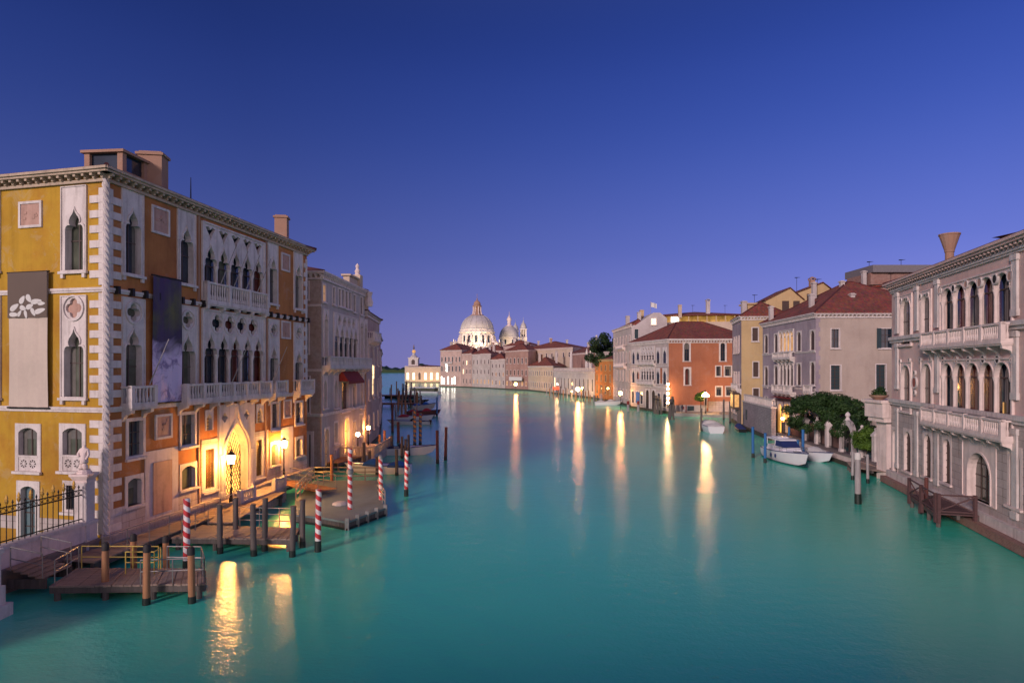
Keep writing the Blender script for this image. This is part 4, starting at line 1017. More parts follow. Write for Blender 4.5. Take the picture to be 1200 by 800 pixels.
def boat(name, label, px_or_xy, rz, L_, B, H, hm='white', kind='cover', cover='cover', group=None, trim='navy', anti=None):
    x, y = px_or_xy; t = thing(name, label, 'boat', (x, y, 0), rz, group)
    mb, gun = hull(L_, B, H); mb.build('hull', hm, t, Mx=T(-L_ / 2, 0, 0), smooth=True); ox = T(-L_ / 2, 0, 0)
    if anti: q, g2 = hull(L_ * .995, B * 1.012, H); [q.v.__setitem__(i, Vector((v.x, v.y, min(v.z, .14)))) for i, v in enumerate(q.v)]; q.build('bottom_paint', anti, t, Mx=ox)
    r = MB(); r.tube([(a, b, h) for a, b, h in gun] + [(a, -b, h) for a, b, h in gun[::-1]], .045, 6); r.build('rub_rail', trim, t, Mx=ox)
    n = len(gun) - 1
    if kind == 'cover':
        for s0, s1, up in ((1, 6, .28), (8, 12, .4)):
            g = gun[s0:s1 + 1]; q = MB(); rows = []
            for i, (a, b, h) in enumerate(g):
                e = math.sin(PI * i / (len(g) - 1)) * up; rows.append([(a, -b * 1.02, h - .12), (a, -b, h + .03 + e * .2), (a, -b * .5, h + .05 + e), (a, 0, h + .07 + e * 1.15), (a, b * .5, h + .05 + e), (a, b, h + .03 + e * .2), (a, b * 1.02, h - .12)])
            for a, c in zip(rows, rows[1:]):
                for j in range(6): q.face((a[j], c[j], c[j + 1], a[j + 1]))
            q.face(rows[0]); q.face(rows[-1][::-1]); q.build('canvas_cover', cover, t, Mx=ox, smooth=True)
        deckmesh(gun).build('deck', hm, t, Mx=ox)
    elif kind == 'speed':
        deckmesh(gun, .02, 8, n).build('foredeck', hm, t, Mx=ox); deckmesh(gun, .3, 0, 8, 0, .9).build('cockpit_floor', 'wood', t, Mx=ox)
        q = MB(); a, b, h = gun[8]; q.face(((a - .5, -b * .8, h - .02), (a + .3, -b * .6, h), (a - .3, -b * .5, h + .4), (a - .8, -b * .7, h + .38))); 
        q.prism([(a - .35, -b * .75), (a + .1, -b * .6), (a + .1, b * .6), (a - .35, b * .75)], h - .02, h + .42, [(a - .6, -b * .68), (a - .5, -b * .58), (a - .5, b * .58), (a - .6, b * .68)]); q.build('windshield', 'glass', t, Mx=ox)
        q = MB(); q.box(.9, 1.5, -B * .33, B * .33, H * .5, H * 1.02); q.box(1.5, 1.65, -B * .33, B * .33, H * .5, H * 1.35); q.build('seat', 'navy', t, Mx=ox)
        q = MB(); q.box(-.35, .1, -.18, .18, H * .6, H * 1.35); q.box(-.25, -.05, -.09, .09, -.3, H * .6); q.build('outboard_motor', 'hullb', t, Mx=ox)
    elif kind == 'open':
        deckmesh(gun, H * .6, 0, 13, 0, .75).build('floor', 'wood', t, Mx=ox); deckmesh(gun, .02, 12, n).build('foredeck', hm, t, Mx=ox)
        for s in (3, 7, 10): a, b, h = gun[s]; q = MB(); q.box(a - .12, a + .12, -b * .96, b * .96, h - .16, h - .1); q.build('thwart', 'wood', t, Mx=ox)
    return t, gun, ox
# pontoon
M['pont'] = plain('wet_grey_planks', (.155, .21, .215), .6, 0, .4, .8)
t = thing('floating_pontoon', 'grey floating landing pontoon with thin steel railings before the palace', 'pontoon', (-12, 45, 0))
PP = [(-14.0, 40.9), (-12.0, 40.1), (-10.2, 39.0), (-8.6, 42.8), (-10.0, 47.0), (-10.9, 53.0), (-16.6, 53.0), (-15.4, 45)]
pl = [(a + 12, b - 45) for a, b in PP]; mb = MB(); mb.prism(pl, -.5, .42); mb.build('float', 'woodg', t)
mb = MB(); mb.prism([(a * 1.02, b * 1.02) for a, b in pl], .425, .55); mb.build('deck', M['pont'], t)
mb = MB(); mb.prism([(a * 1.025, b * 1.025) for a, b in pl], -.5, .12); mb.build('waterline', 'slime', t)
railing([(*pl[7], .55), (*pl[6], .55), (*pl[5], .55), (*pl[4], .55), (*pl[3], .55)], 1.1, t, step=1.6, rails=3, r=.05)
for i in range(5): p = Vector((*pl[2], 0)).lerp(Vector((*pl[3], 0)), i / 4); q = MB(); q.box(p.x - .1, p.x + .14, p.y - .1, p.y + .1, -.1, .75); q.build('fender', 'steel', t)
q = MB(); q.sphere((.1, -1.2, .56), .6, 10, 5, .35); q.build('tarpaulin', 'lead', t)
t, c = deck('gangway', 'sloping brown gangway from the palace quay to the pontoon', [(-18.6, 49.6), (-14.2, 46.4), (-13.2, 47.6), (-17.9, 51)], .95, beams=False, m='woodb')
railing([loc((-18.6, 49.7), .9), loc((-14.3, 46.5), .9)], 1.05, t); railing([loc((-17.9, 50.9), .9), loc((-13.3, 47.6), .9)], 1.05, t)
t = thing('quay_block', 'white stepped stone quay block at the left edge of the frame', 'quay', (-23.5, 22.5, 0))
mb = MB(); mb.box(-7, 3.05, -3.5, 3.0, -1.2, 1.25); mb.box(-7, 2.95, -3.5, 2.9, 1.25, 2.55); mb.box(-7, 3.02, -3.5, 2.98, 2.55, 2.75); mb.box(-7, 3.2, -3.5, 3.2, -1.2, .5); mb.build('masonry', 'istria', t, uv=True)
# left-bank boats
M['redb'] = plain('bright_red_canvas', (.50, .03, .025), .7)
deck('far_jetty', 'plank jetty crowded with poles, nearer of two far along the left bank', [(-34, 160), (-24.5, 160), (-24.5, 164), (-34, 164)], 1.0, m='woodb', pw=.4)
deck('far_jetty', 'plank jetty crowded with poles, farther of two along the left bank', [(-44, 205), (-31, 205), (-31, 210), (-44, 210)], 1.1, m='woodb', pw=.4)
boat('covered_boat', 'white boat under two blue canvas covers moored past the pontoon', (-12.45, 60.2), PI + .02, 5.6, 1.9, .75, 'white', 'cover')
boat('speedboat', 'white open speedboat with pointed bow moored on the left bank', (-12.4, 73.0), .04, 6.0, 1.9, .8, 'white', 'speed')
boat('covered_boat', 'long boat under a red canvas cover on the far left moorings', (-18.6, 119), .03, 6.4, 1.9, .9, 'white', 'cover', 'redb')
boat('covered_boat', 'second red covered boat deeper in the left moorings', (-18.9, 133), .03, 6.4, 1.9, .9, 'woodr', 'cover', 'redb')
boat('covered_boat', 'boat under a bright blue cover at the outer end of the left moorings', (-21.3, 150), .3, 5.0, 2.0, 1.2, 'lead', 'cover', 'cover')
boat('motorboat', 'low white motorboat with a dark outboard at the outer left moorings', (-18.0, 112), PI + .02, 6.8, 1.8, .6, 'white', 'speed')
for i, (px, yb) in enumerate(((465, 466), (477, 467), (484, 471))):
    p = at(px, yb); boat('gondola', 'black gondola lying among the crowded left bank poles', (p.x, p.y), .1 + .05 * i, 8.0, 1.3, .5, 'hullb', 'cover' if i % 2 else 'open', 'navy', 'gondolas in the far left moorings', 'bronze')
t = thing('water_bus', 'long white water bus far down the canal', 'water bus', (-35, 245, 0), R(155)); mb, gun = hull(16, 3.6, 1.0, sheer=.1); mb.build('hull', 'white', t, Mx=T(-8, 0, 0)); mb = MB(); mb.box(-6.5, 4.5, -1.5, 1.5, 1.0, 2.3); mb.build('cabin', 'glassg', t); mb = MB(); mb.box(-7, 5, -1.7, 1.7, 2.3, 2.5); mb.build('roof', 'white', t)

# ------------------------------------------------------------------ left bank beyond the side canal
b2 = Bld('brick_palace', 'pale brick Gothic palace with a long stone balcony beyond the side canal', [(-40, 62.9), (-18.1, 60), (-17.5, 75), (-40, 78)], -1.2, 18.9, ['brickb', 'greystone'], cat='palace')
f = b2.F[1]
for i, x in enumerate((378.5, 390, 396.8, 400.8, 404.9, 409, 414, 422.3)):
    wd = 3.6 if i else 4.0; yb = (354, 357, 359, 360, 362, 363, 366, 369)[i]
    b2.win(1, (x - .6, x + wd - .6, yb - 22, yb), 'rect', fr=.16, pane='litw' if i == 0 else 'glass', m='istria2', mull=(0, 1), dep=.14)
b2.win(1, (378.2, 384.5, 362, 418), 'tref', fr=.28, m='istria2', mould=.1)
u0, u1 = f.U(390.5), f.U(419); b2.loggia(1, u0, u1, f.Z(405, 420), f.Z(405, 370), 5, 'tref', .13, 'istria2', top='quatre', panes=['glassg', 'glass', 'glass'])
b2.win(1, (421, 425.5, 372, 421), 'tref', fr=.25, m='istria2', mould=.1); b2.win(1, (425.8, 430, 374, 422), 'tref', fr=.25, m='istria2', mould=.1)
b2.balcony(1, .1, f.W + .2, f.Z(405, 429), f.Z(405, 429) + .95, proj=.85, m='istria')
for x in (378.5, 391): b2.win(1, (x, x + 5, 440, 478), 'ogee', fr=.2, m='istria2', mull=(1, 2))
b2.win(1, (399, 409, 446, 482), 'rect', fr=.2, m='istria2', pane='glassr', mull=(2, 2)); b2.win(1, (413, 418, 442, 478), 'ogee', fr=.2, m='istria2')
b2.win(1, (422, 426, 436, 478), 'rect', fr=.18, m='istria2')
for bx in ((380, 386, 500, 548), (391, 396, 493, 520), (403, 409, 487, 538), (413, 417.5, 492, 526), (421, 425, 484, 512)):
    b2.win(1, bx, 'round' if bx[3] > 530 else 'rect', fr=.2, m='istria', pane='litdoor' if bx[0] in (403,) else 'litd', mull=(1, 2))
for bx in ((391, 394, 526, 540), (399, 402, 520, 532)): b2.win(1, bx, 'rect', fr=.1, m='istria2', mull=(0, 0))
g0 = b2.F[0]
b2.win(0, (355.5, 363, 329, 351), 'rect', fr=.12, pane='shut', m='istria2', mull=(0, 0), flat=True); b2.win(0, (354.5, 363, 375, 414), 'round', fr=.12, pane='shut', m='istria2', flat=True)
b2.win(0, (359.5, 364, 440, 484), 'rect', fr=.12, pane='shut', m='istria2', flat=True); b2.win(0, (359, 368, 505, 560), 'round', fr=.3, pane='void', m='istria2', flat=True, sill=False)
b2.band(0, f.Z(377, 358) - .1, f.Z(377, 358) + .12, .1, 'istria2'); b2.band(0, f.Z(377, 434) - .1, f.Z(377, 434) + .15, .1, 'istria2'); b2.band(0, f.Z(377, 487) - .1, f.Z(377, 487) + .2, .14, 'istria')
b2.band(1, f.Z(377, 487) - .1, f.Z(377, 487) + .2, .14, 'istria')
b2.cornice((0, 1), 18.9, .45, .28, .5, 'istria2'); b2.finish(); b2.roof(19.2, .3, 2.2, ridge=0, m='tile2'); b2.plinth((0, 1), -1.5, .5)
mb = MB(); mb.box(f.W - 4.4, f.W - .3, .5, 1.2, 19.1, 20.3); mb.box(f.W - 1.2, f.W - .1, .2, 1.3, 19.1, 20.9); mb.box(f.W - 4.6, f.W, .3, 1.4, 20.3, 20.5); b2.part('attic', mb, 'cream', 1)
mb = MB(); mb.lathe([(.4, 20.85), (.25, 21.1), (.34, 21.4), (.16, 21.7), (.24, 22.0), (.04, 22.3)], f.W - .6, .7, 8); mb.lathe([(.4, 17.3), (.5, 17.8), (.3, 18.4), (.45, 19.0)], f.W + .1, -.5, 8); b2.part('finial', mb, 'istria2', 1)
aw = thing('awning', 'dark red awning hung under the long stone balcony', 'awning', (0, 0, 0)); aw.matrix_world = T(*b2.L) @ f.M @ T(f.U(397), -.05, f.Z(405, 446))
W = f.U(416) - f.U(397); mb = MB(); H = f.Z(405, 431) - f.Z(405, 446); mb.face(((0, -1.0, 0), (W, -1.0, 0), (W, 0, H), (0, 0, H))); mb.face(((0, -1.02, 0), (W, -1.02, 0), (W, -1.02, -.3), (0, -1.02, -.3))); mb.face(((0, -1, 0), (0, 0, H), (0, 0, 0))); mb.face(((W, -1, 0), (W, 0, H), (W, 0, 0))); mb.build('canvas', 'redc', aw)
# terrace with balustrade and two lamps
t = thing('balustraded_landing', 'pale stone landing with a balustrade under two lit globe lamps', 'landing', (-16.2, 70.5, 0)); mb = MB(); mb.box(-1.9, 1.9, -5, 5.5, -1.2, .9); mb.build('platform', 'socle', t, uv=True)
q = MB(); 
for a, b in (((1.8, -4.9), (1.8, 5.4)), ((-1.6, -4.9), (1.8, -4.9))):
    A, B = Vector((*a, 0)), Vector((*b, 0)); n = int((B - A).length / .3); d = (B - A).normalized(); nn = Vector((-d.y, d.x, 0))
    for z0_, z1_, w_ in ((.9, 1.0, .1), (1.65, 1.8, .12)): q.prism([tuple((A + nn * w_).xy), tuple((A - nn * w_).xy), tuple((B - nn * w_).xy), tuple((B + nn * w_).xy)], z0_ + .003, z1_)
    for i in range(n + 1):
        p = A.lerp(B, i / n)
        if i % 6 == 0: q.box(p.x - .14, p.x + .14, p.y - .14, p.y + .14, .905, 1.86)
        else: q.lathe([(.07, 1.0), (.09, 1.2), (.05, 1.45), (.07, 1.65)], p.x, p.y, 6)
q.build('balustrade', 'cream', t)
def globe_lamp(loc_, h, label, r=.22, m='lamp', post='iron', group=None):
    t = thing('globe_lamp', label, 'street lamp', loc_, 0, group); mb = MB(); mb.lathe([(.12, 0), (.12, .3), (.06, .5), (.045, h - r), (.1, h - r + .02)], 0, 0, 8); mb.build('post', post, t)
    mb = MB(); mb.sphere((0, 0, h), r, 12, 8); mb.build('lamp_glass', m, t, smooth=True); mb = MB(); mb.lathe([(.09, h + r * .96), (.05, h + r + .06), (.01, h + r + .16)], 0, 0, 8); mb.build('finial', post, t); return t
globe_lamp((-16.6, 68.0, .9), 1.95, 'lit globe lamp, left of two at the balustraded landing'); globe_lamp((-16.95, 74.5, .9), 2.05, 'lit globe lamp, right of two at the balustraded landing')
t, c = deck('plank_walkway', 'lit plank walkway along the foot of the brick palace', [(-16.9, 61.5), (-15.6, 65.5), (-17.6, 66), (-18, 61.5)], .8, m='woodb')
# houses further along
def house(name, label, foot, z1, mats, wins=(), roof=('tile', 1.8, 0), cor=True, z0=-1.0, group=None, cat='house', mst='istria2', over=.35, plinth=True, corh=.25):
    b = Bld(name, label, foot, z0, z1, mats, group, cat)
    for side, cols, rows, wd, kind, pane in wins:
        W = b.F[side].W
        for z0_, z1_ in rows:
            for i in range(cols):
                u = W * (i + .5) / cols; pn = pane if isinstance(pane, str) else random.choice(pane)
                b.win(side, (u - wd / 2, u + wd / 2, z0_, z1_), kind, fr=.13, px=False, flat=True, pane=pn, m=mst, mull=(1, 1) if wd > .9 else (0, 0))
    b.finish()
    if cor: b.cornice(tuple(range(len(foot)))[:2], z1, over, corh, .7, mst, .16, .22)
    if roof: b.roof(z1 + (corh + .02 if cor else .05), over, roof[1], roof[2], roof[0])
    if plinth: b.plinth((0, 1), -1.2, .5, .2)
    return b
h3 = house('narrow_house', 'narrow brown house with a lit tall window past the brick palace', [(-40, 79.5), (-17.6, 76.2), (-18.9, 90), (-40, 92)], 16.6, ['brickb', 'pinkwall'],
      [(1, 3, ((2, 4.2), (6, 8.6), (10.3, 12.8)), 1.0, 'round', ['glass', 'litw', 'shutb'])], ('tile2', 1.4, 0))
mb = MB(); mb.box(1, 6, .5, 5, 16.6, 19.2); mb.box(.7, 6.3, .2, 5.3, 19.2, 19.5); h3.part('roof_room', mb, 'sand', 1)
h3.win(1, (5, 7.2, 6.5, 10.5), 'rect', fr=.12, px=False, flat=True, pane='lity', m='istria2')
h3.balcony(1, 1, 8, 13.6, 14.5, .9, 'istria2')
house('dark_rose_house', 'dark rose house with stone framed windows on the curve of the left bank', [(-44, 94), (-19.2, 91), (-23.3, 112), (-46, 114)], 14.6, ['pinkwall', 'oldrose'], [(1, 6, ((2, 4.3), (6.5, 8.8), (10.6, 12.6)), 1.0, 'round', ['glass', 'shutb', 'litd', 'glass'])])
house('brown_house', 'lower brown house far along the left bank', [(-50, 117), (-23.6, 113), (-31, 150), (-52, 152)], 13.0, ['oldrose', 'pinkwall'], [(1, 8, ((2, 4.2), (6, 8), (9.6, 11.6)), 1.0, 'rect', ['glass', 'shutb', 'litd'])])
house('red_house', 'small red house at the far bend of the left bank', [(-60, 155), (-31.5, 151), (-46, 205), (-70, 210)], 12.0, ['coral', 'oldrose'], [(1, 8, ((2, 4.2), (6, 8), (9.2, 11)), 1.1, 'rect', ['glass', 'shutb'])])

# ------------------------------------------------------------------ far bank: the row below the domed church
def F2(px, Y): return (gx(px, Y), Y)
hA = house('pink_palazzo', 'pale pink palazzo with bright white ground floor lights, leftmost of the far row', [F2(516, 336), F2(541, 328), (-16, 350), (-34, 358)], 19.2, ['pinkwall', 'whitepl'],
      [(0, 6, ((8.2, 11.2), (13.2, 16)), 1.0, 'round', ['glass', 'glass', 'shutb'])], ('tile', 3.6, 1), mst='istria')
W = hA.F[0].W
for i, u in enumerate((1.0, 2.6, 5.4, 8.2, 9.8)): hA.win(0, (u - .55, u + .55, 1.4, 5.6 - (i % 2) * .8), 'rect', fr=.12, px=False, flat=True, pane='litwhite', m='istria', mull=(0, 1))
hA.win(0, (3.6, 5.2, 8.0, 12.2), 'rect', fr=.12, px=False, flat=True, pane='litwhite', m='istria', mull=(1, 1)); hA.balcony(0, 3, 8.5, 12.6, 13.4, .8, 'istria'); hA.chimney(-33, 340, 19, 24, .8, .8, 'whitepl', 'top')
house('brown_rose_house', 'narrow brown rose house right of the bright palazzo in the far row', [F2(541.3, 328), F2(553, 321), (-14, 340), (-20, 343)], 17.2, ['pinkwall'], [(0, 3, ((2, 4.6), (7, 9.4), (11.6, 13.8)), 1.0, 'rect', ['shutb', 'glass', 'lity'])], ('tile', 2.6, 0))
house('grey_rose_house', 'grey rose house with regular windows in the middle of the far row', [F2(553.3, 320), F2(575, 306), (-6, 328), (-16, 338)], 16.8, ['greystone', 'pinkwall'], [(0, 5, ((2.2, 4.4),), 1.0, 'rect', ['litw', 'glass', 'lity']), (0, 5, ((7, 9.2), (11.8, 14.2)), 1.0, 'rect', ['shutb', 'glass', 'glass'])], ('tile', 3.2, 1))
house('pale_terraced_house', 'pale house with terraces between two brick houses in the far row', [F2(575.3, 305), F2(592, 295), (2, 318), (-6, 325)], 14.0, ['greystone'], [(0, 4, ((2, 4.2),), 1.0, 'rect', ['litw', 'glass']), (0, 4, ((6, 8), (10, 12)), 1.0, 'rect', ['shutb', 'litd', 'glass'])], ('tile', 3.0, 1))
house('brick_palazzo', 'tall brown brick palazzo with a white notice board over its lamp lit landing', [F2(592.3, 294), F2(619, 280), (16, 300), (2, 316)], 17.8, ['oldrose', 'pinkwall'], [(0, 6, ((2, 4),), 1.2, 'rect', ['litw', 'glass', 'litd']), (0, 6, ((6.6, 9.2), (12, 14.6)), 1.2, 'rect', ['shutb', 'glass', 'shutb'])], ('tile', 3.4, 1))
t = thing('notice_board', 'white notice board above the lamp lit landing of the brick palazzo', 'sign', (0, 0, 0)); a = Vector((*F2(597, 288), 0)); b = Vector((*F2(612, 281), 0)); d = b - a; t.matrix_world = T(a.x, a.y, 4.3) @ Matrix.Rotation(math.atan2(d.y, d.x), 4, 'Z'); mb = MB(); mb.box(0, d.length, -.3, 0, 0, 1.7); mb.build('board', 'hoard', t)
# a second line of roofs
house('long_upper_house', 'long pale house with small square windows and red roof above the cream palazzo', [F2(614, 300), F2(671, 262), (36, 285), (14, 322)], 18.4, ['cream'], [(0, 9, ((14.6, 16.6),), 1.3, 'rect', ['glass', 'shutb'])], ('tile', 3.6, 1), plinth=False)
house('back_house', 'red roofed house behind the grey rose house', [F2(560, 345), F2(590, 335), (2, 350), (-12, 362)], 19.0, ['oldrose'], [], ('tile', 3.4, 1), plinth=False)
house('back_house', 'red roofed house standing behind the brick palazzo roof', [F2(590, 330), F2(622, 310), (16, 326), (-2, 346)], 21.0, ['pinkwall'], [(0, 4, ((17, 19),), 1.2, 'rect', 'glass')], ('tile', 3.2, 1), plinth=False)
house('low_back_house', 'low red roofed house behind the white villa', [F2(668, 262), F2(702, 225), (40, 240), (30, 272)], 15.6, ['oldrose'], [], ('tile2', 3.0, 1), plinth=False)
cr_ = house('cream_palazzo', 'low cream palazzo with arcaded upper windows and a red hip roof', [F2(619, 279), F2(648, 250), (22, 262), (14, 296)], 10.6, ['cream'], [(0, 11, ((1.8, 4.2), (6.8, 9)), 1.1, 'round', ['glass', 'shutb', 'glass'])], ('tile', 3.8, 1), mst='istria')
vl = house('white_villa', 'low white villa with a flat roof terrace and bright quay lamps in front', [F2(648.5, 247), F2(697, 206), (36, 216), (26, 260)], 8.6, ['whitepl', 'cream'], [(0, 11, ((2.2, 6.4),), 1.3, 'rect', ['glass', 'glassg', 'lity', 'glass'])], None, mst='istria')
mb = MB(); Wv = vl.F[0].W
for i in range(40): mb.box(Wv * i / 40, Wv * i / 40 + .25, 0, .25, 8.9, 9.8)
mb.box(0, Wv, -.05, .3, 9.8, 10); vl.part('parapet', mb, 'istria', 0)
for i, px in enumerate((670, 688.5, 693, 700)):
    Y = (236, 216, 212, 210)[i]; t = thing('garden_pinnacle', 'slim white pinnacle standing on the roofline of the white villa', 'pinnacle', (gx(px, Y), Y + 2, 8.9 if i < 3 else 14), 0, 'pinnacles of the white villa'); mb = MB(); mb.lathe([(.5, 0), (.62, 2.2), (.5, 5), (.32, 7), (.05, 8.4 - i * .5)], 0, 0, 8); mb.build('spire', 'istria', t)
house('orange_house', 'narrow orange house glowing in lamplight before the tall tree', [F2(697.5, 205), F2(718, 186), (34, 190), (37, 210)], 12.4, ['orangeh'], [(0, 4, ((2, 4.6), (5.8, 8), (9.2, 11)), 1.3, 'rect', ['glass', 'shutb', 'shutb'])], ('tile', 1.2, 1), mst='sand')
# chimneys above the far roofs, each on its house
for b_, x, y, z, s_ in ((cr_, gx(652, 262), 262, 17, .9),): b_.chimney(x, y, 10, z, s_, s_, 'whitepl', 'top')
r5 = random.Random(4)
for o in [o for o in C.objects if o.get('category') == 'house' and o.location.y > 180]:
    ws = [c for c in o.children if c.name.startswith('roof')]
    if not ws: continue
    bb = [ws[0].matrix_local @ Vector(c) for c in ws[0].bound_box]; x0, x1 = min(p.x for p in bb), max(p.x for p in bb); y0, y1 = min(p.y for p in bb), max(p.y for p in bb); z1 = max(p.z for p in bb)
    for k in range(3):
        x = r5.uniform(x0 * .75 + x1 * .25, x1 * .8 + x0 * .2); y = (y0 + y1) / 2 + r5.uniform(-2, 3); mb = MB(T(x, y, 0)); h = r5.uniform(.8, 2.2); s_ = r5.uniform(.4, .6)
        mb.box(-s_, s_, -s_, s_, z1 - 2.5, z1 + h * .6); mb.box(-s_ * 1.4, s_ * 1.4, -s_ * 1.4, s_ * 1.4, z1 + h * .6, z1 + h * .6 + .4); mb.build('chimney', r5.choice(['whitepl', 'terra', 'greystone']), o)

# ------------------------------------------------------------------ the domed church
church = thing('domed_church', 'great white domed basilica with lantern and paired bell towers above the far roofs', 'church', (-21, 380, 0))
def ch(name, mb, m, smooth=False, par=church): return mb.build(name, m, par, smooth=smooth)
mb = MB(); mb.lathe([(18, 0), (18, 21), (17, 22), (12, 23.5)], 0, 0, 8, .5); ch('nave', mb, 'istria')
mb = MB(); mb.lathe([(11.0, 22), (11.0, 23), (10.2, 23.2), (10.2, 30.4), (11.0, 30.9), (11.0, 31.6), (10.4, 31.8), (10.4, 33)], 0, 0, 16, .5); dr = ch('drum', mb, 'istria')
for k in range(16):
    a = 2 * PI * k / 16 + PI / 16 * 0; q = MB(Matrix.Rotation(a, 4, 'Z') @ T(10.1, 0, 0))
    q.panel([(0, 24.6)] and sh('round', -.8, .8, 24.6, 28.8), [], 0, .2) if False else None
    q.M = Matrix.Rotation(a + PI / 2, 4, 'Z') @ T(0, -10.16, 0); q.panel(sh('round', -.75, .75, 25, 29.2), [], -.05, .1); q.build('window', 'glass', dr)
for k in range(8):                                              # the great scrolls
    for da in (-.13, .13):
        a = 2 * PI * (k + .5) / 8 + da; q = MB(Matrix.Rotation(a, 4, 'Z')); 
        sp = [(10.2, 30.2), (11.0, 29.6), (11.4, 28.2), (12.0, 26.2), (13.2, 25.2), (14.3, 24.6), (14.6, 23.4), (13.8, 22.3), (10.2, 22.3)]
        q.M = Matrix.Rotation(a, 4, 'Z'); A = [q.pt((x, -.5, z)) for x, z in sp]; B = [q.pt((x, .5, z)) for x, z in sp]; q.idx(A); q.idx(B[::-1])
        for j in range(len(sp)): q.idx((A[j], A[(j + 1) % 9], B[(j + 1) % 9], B[j]))
        q.M = Matrix.Rotation(a, 4, 'Z') @ T(13.2, 0, 23.6) @ Matrix.Rotation(R(90), 4, 'X'); q.lathe([(1.3, -.62), (1.3, .62)], 0, 0, 12); ch('scroll', q, 'marble')
    a = 2 * PI * (k + .5) / 8; q = MB(Matrix.Rotation(a, 4, 'Z') @ T(14.6, 0, 0)); q.lathe([(.7, 22), (.6, 24.6), (.35, 25), (.4, 26), (.25, 26.8), (.05, 27.2)], 0, 0, 6); ch('statue', q, 'istria')
def domeprof(r, z0, h, n=10): return [(r * math.cos(PI / 2 * i / n * .94), z0 + h * math.sin(PI / 2 * i / n * .94)) for i in range(n + 1)]
mb = MB(); mb.lathe(domeprof(9.9, 32.6, 9.6), 0, 0, 32); dome = ch('dome', mb, 'lead', True)
for k in range(16): q = MB(Matrix.Rotation(2 * PI * k / 16, 4, 'Z')); q.tube([(r_, 0, z_) for r_, z_ in domeprof(9.95, 32.6, 9.65)], .13, 5); q.build('rib', 'lead', dome)
mb = MB(); mb.lathe([(4.0, 41.2), (4.0, 41.9), (2.2, 42), (2.0, 46.6), (2.9, 46.9), (2.9, 47.3), (2.1, 47.4), (2.2, 48.4), (1.7, 49.6), (.8, 50.4), (.35, 50.8), (.4, 51.5), (.12, 51.8), (.1, 54.5), (.02, 54.6)], 0, 0, 12); ln = ch('lantern', mb, 'terra')  # lantern is only unlit; its darker brown is put into the colour
for k in range(8): q = MB(Matrix.Rotation(2 * PI * (k + .5) / 8, 4, 'Z')); q.box(2.0, 2.7, -.2, .2, 42, 46.8); q.prism([(2.6, -.25), (3.3, -.25), (3.3, .25), (2.6, .25)], 41.9, 44.2, [(2.6, -.1), (2.75, -.1), (2.75, .1), (2.6, .1)]); q.build('buttress', 'istria2', ln)
# small dome and towers stand behind
x2, y2 = -1.8 + 21, 20
mb = MB(); mb.lathe([(6.6, 20), (6.6, 24), (6.0, 24.2), (6.0, 28.6), (6.5, 28.8), (6.5, 29.6)], x2, y2, 16); sd_ = ch('small_drum', mb, 'istria')
for k in range(8): a = 2 * PI * (k + .5) / 8; q = MB(T(x2, y2, 0) @ Matrix.Rotation(a + PI / 2, 4, 'Z') @ T(0, -5.9, 0)); q.panel(sh('round', -.6, .6, 24.8, 27.8), [], -.1, .1); q.build('window', 'glass', sd_)
mb = MB(); mb.lathe(domeprof(6.25, 29.5, 7.4), x2, y2, 24); ch('small_dome', mb, 'lead', True)
mb = MB(); mb.lathe([(2.2, 36.4), (2.2, 36.9), (1.2, 37), (1.1, 39.8), (1.6, 40), (1.4, 41.2), (.7, 42.4), (.2, 43), (.1, 45.6), (.02, 45.7)], x2, y2, 10); ch('small_lantern', mb, 'istria2')
for x, y, zt in ((gx(613.3, 408) + 21, 28, 37.6), (gx(604, 425) + 21, 45, 37.4)):
    mb = MB(); mb.box(x - 2.35, x + 2.35, y - 2.35, y + 2.35, 10, zt - 8.2); mb.box(x - 2.4, x + 2.4, y - 2.4, y + 2.4, zt - 8.2, zt - 7.7)
    for sx in (-1, 1):
        for sy in (-1, 1): mb.box(x + sx * 1.65 - .4, x + sx * 1.65 + .4, y + sy * 1.65 - .4, y + sy * 1.65 + .4, zt - 7.7, zt - 3)
    for sx in (-.0,): mb.box(x - .25, x + .25, y - 2.0, y + 2.0, zt - 7.7, zt - 3); mb.box(x - 2.0, x + 2.0, y - .25, y + .25, zt - 7.7, zt - 3)
    mb.box(x - 2.4, x + 2.4, y - 2.4, y + 2.4, zt - 3, zt - 2.4); tw = ch('bell_tower', mb, 'istria')
    q = MB(); q.lathe([(1.9, zt - 2.4), (2.1, zt - 1.2), (1.5, zt + .6), (.7, zt + 1.6), (.3, zt + 2.4), (.35, zt + 2.9), (.08, zt + 3.2), (.05, zt + 5.2)], x, y, 12); q.build('cupola', 'lead', tw, smooth=True)
def flood(name, loc_, e, col=(1, .74, .42), size=1.2, target=None, spot=1.6):
    d = bpy.data.lights.new(name, 'SPOT'); d.energy = e; d.color = col; d.spot_size = spot; d.spot_blend = .6; d.shadow_soft_size = size
    o = bpy.data.objects.new(name, d); C.objects.link(o); o.location = loc_; v = Vector(target) - Vector(loc_); o.rotation_euler = v.to_track_quat('-Z', 'Y').to_euler(); return o
for dx, e in ((-16, 10000), (2, 10000), (16, 8000)): flood('church_floodlight', (-21 + dx, 362, 22.5), e, (1, .76, .44), 1.0, (-21 + dx * .35, 374, 30), 2.0)
flood('church_floodlight', (-1.0, 384, 21), 7000, (1, .78, .48), 1.0, (-1.8, 396, 29), 2.0); flood('church_floodlight', (gx(613, 395), 394, 21), 8000, (1, .78, .5), 1.0, (gx(613.3, 408), 406, 33), 1.3)

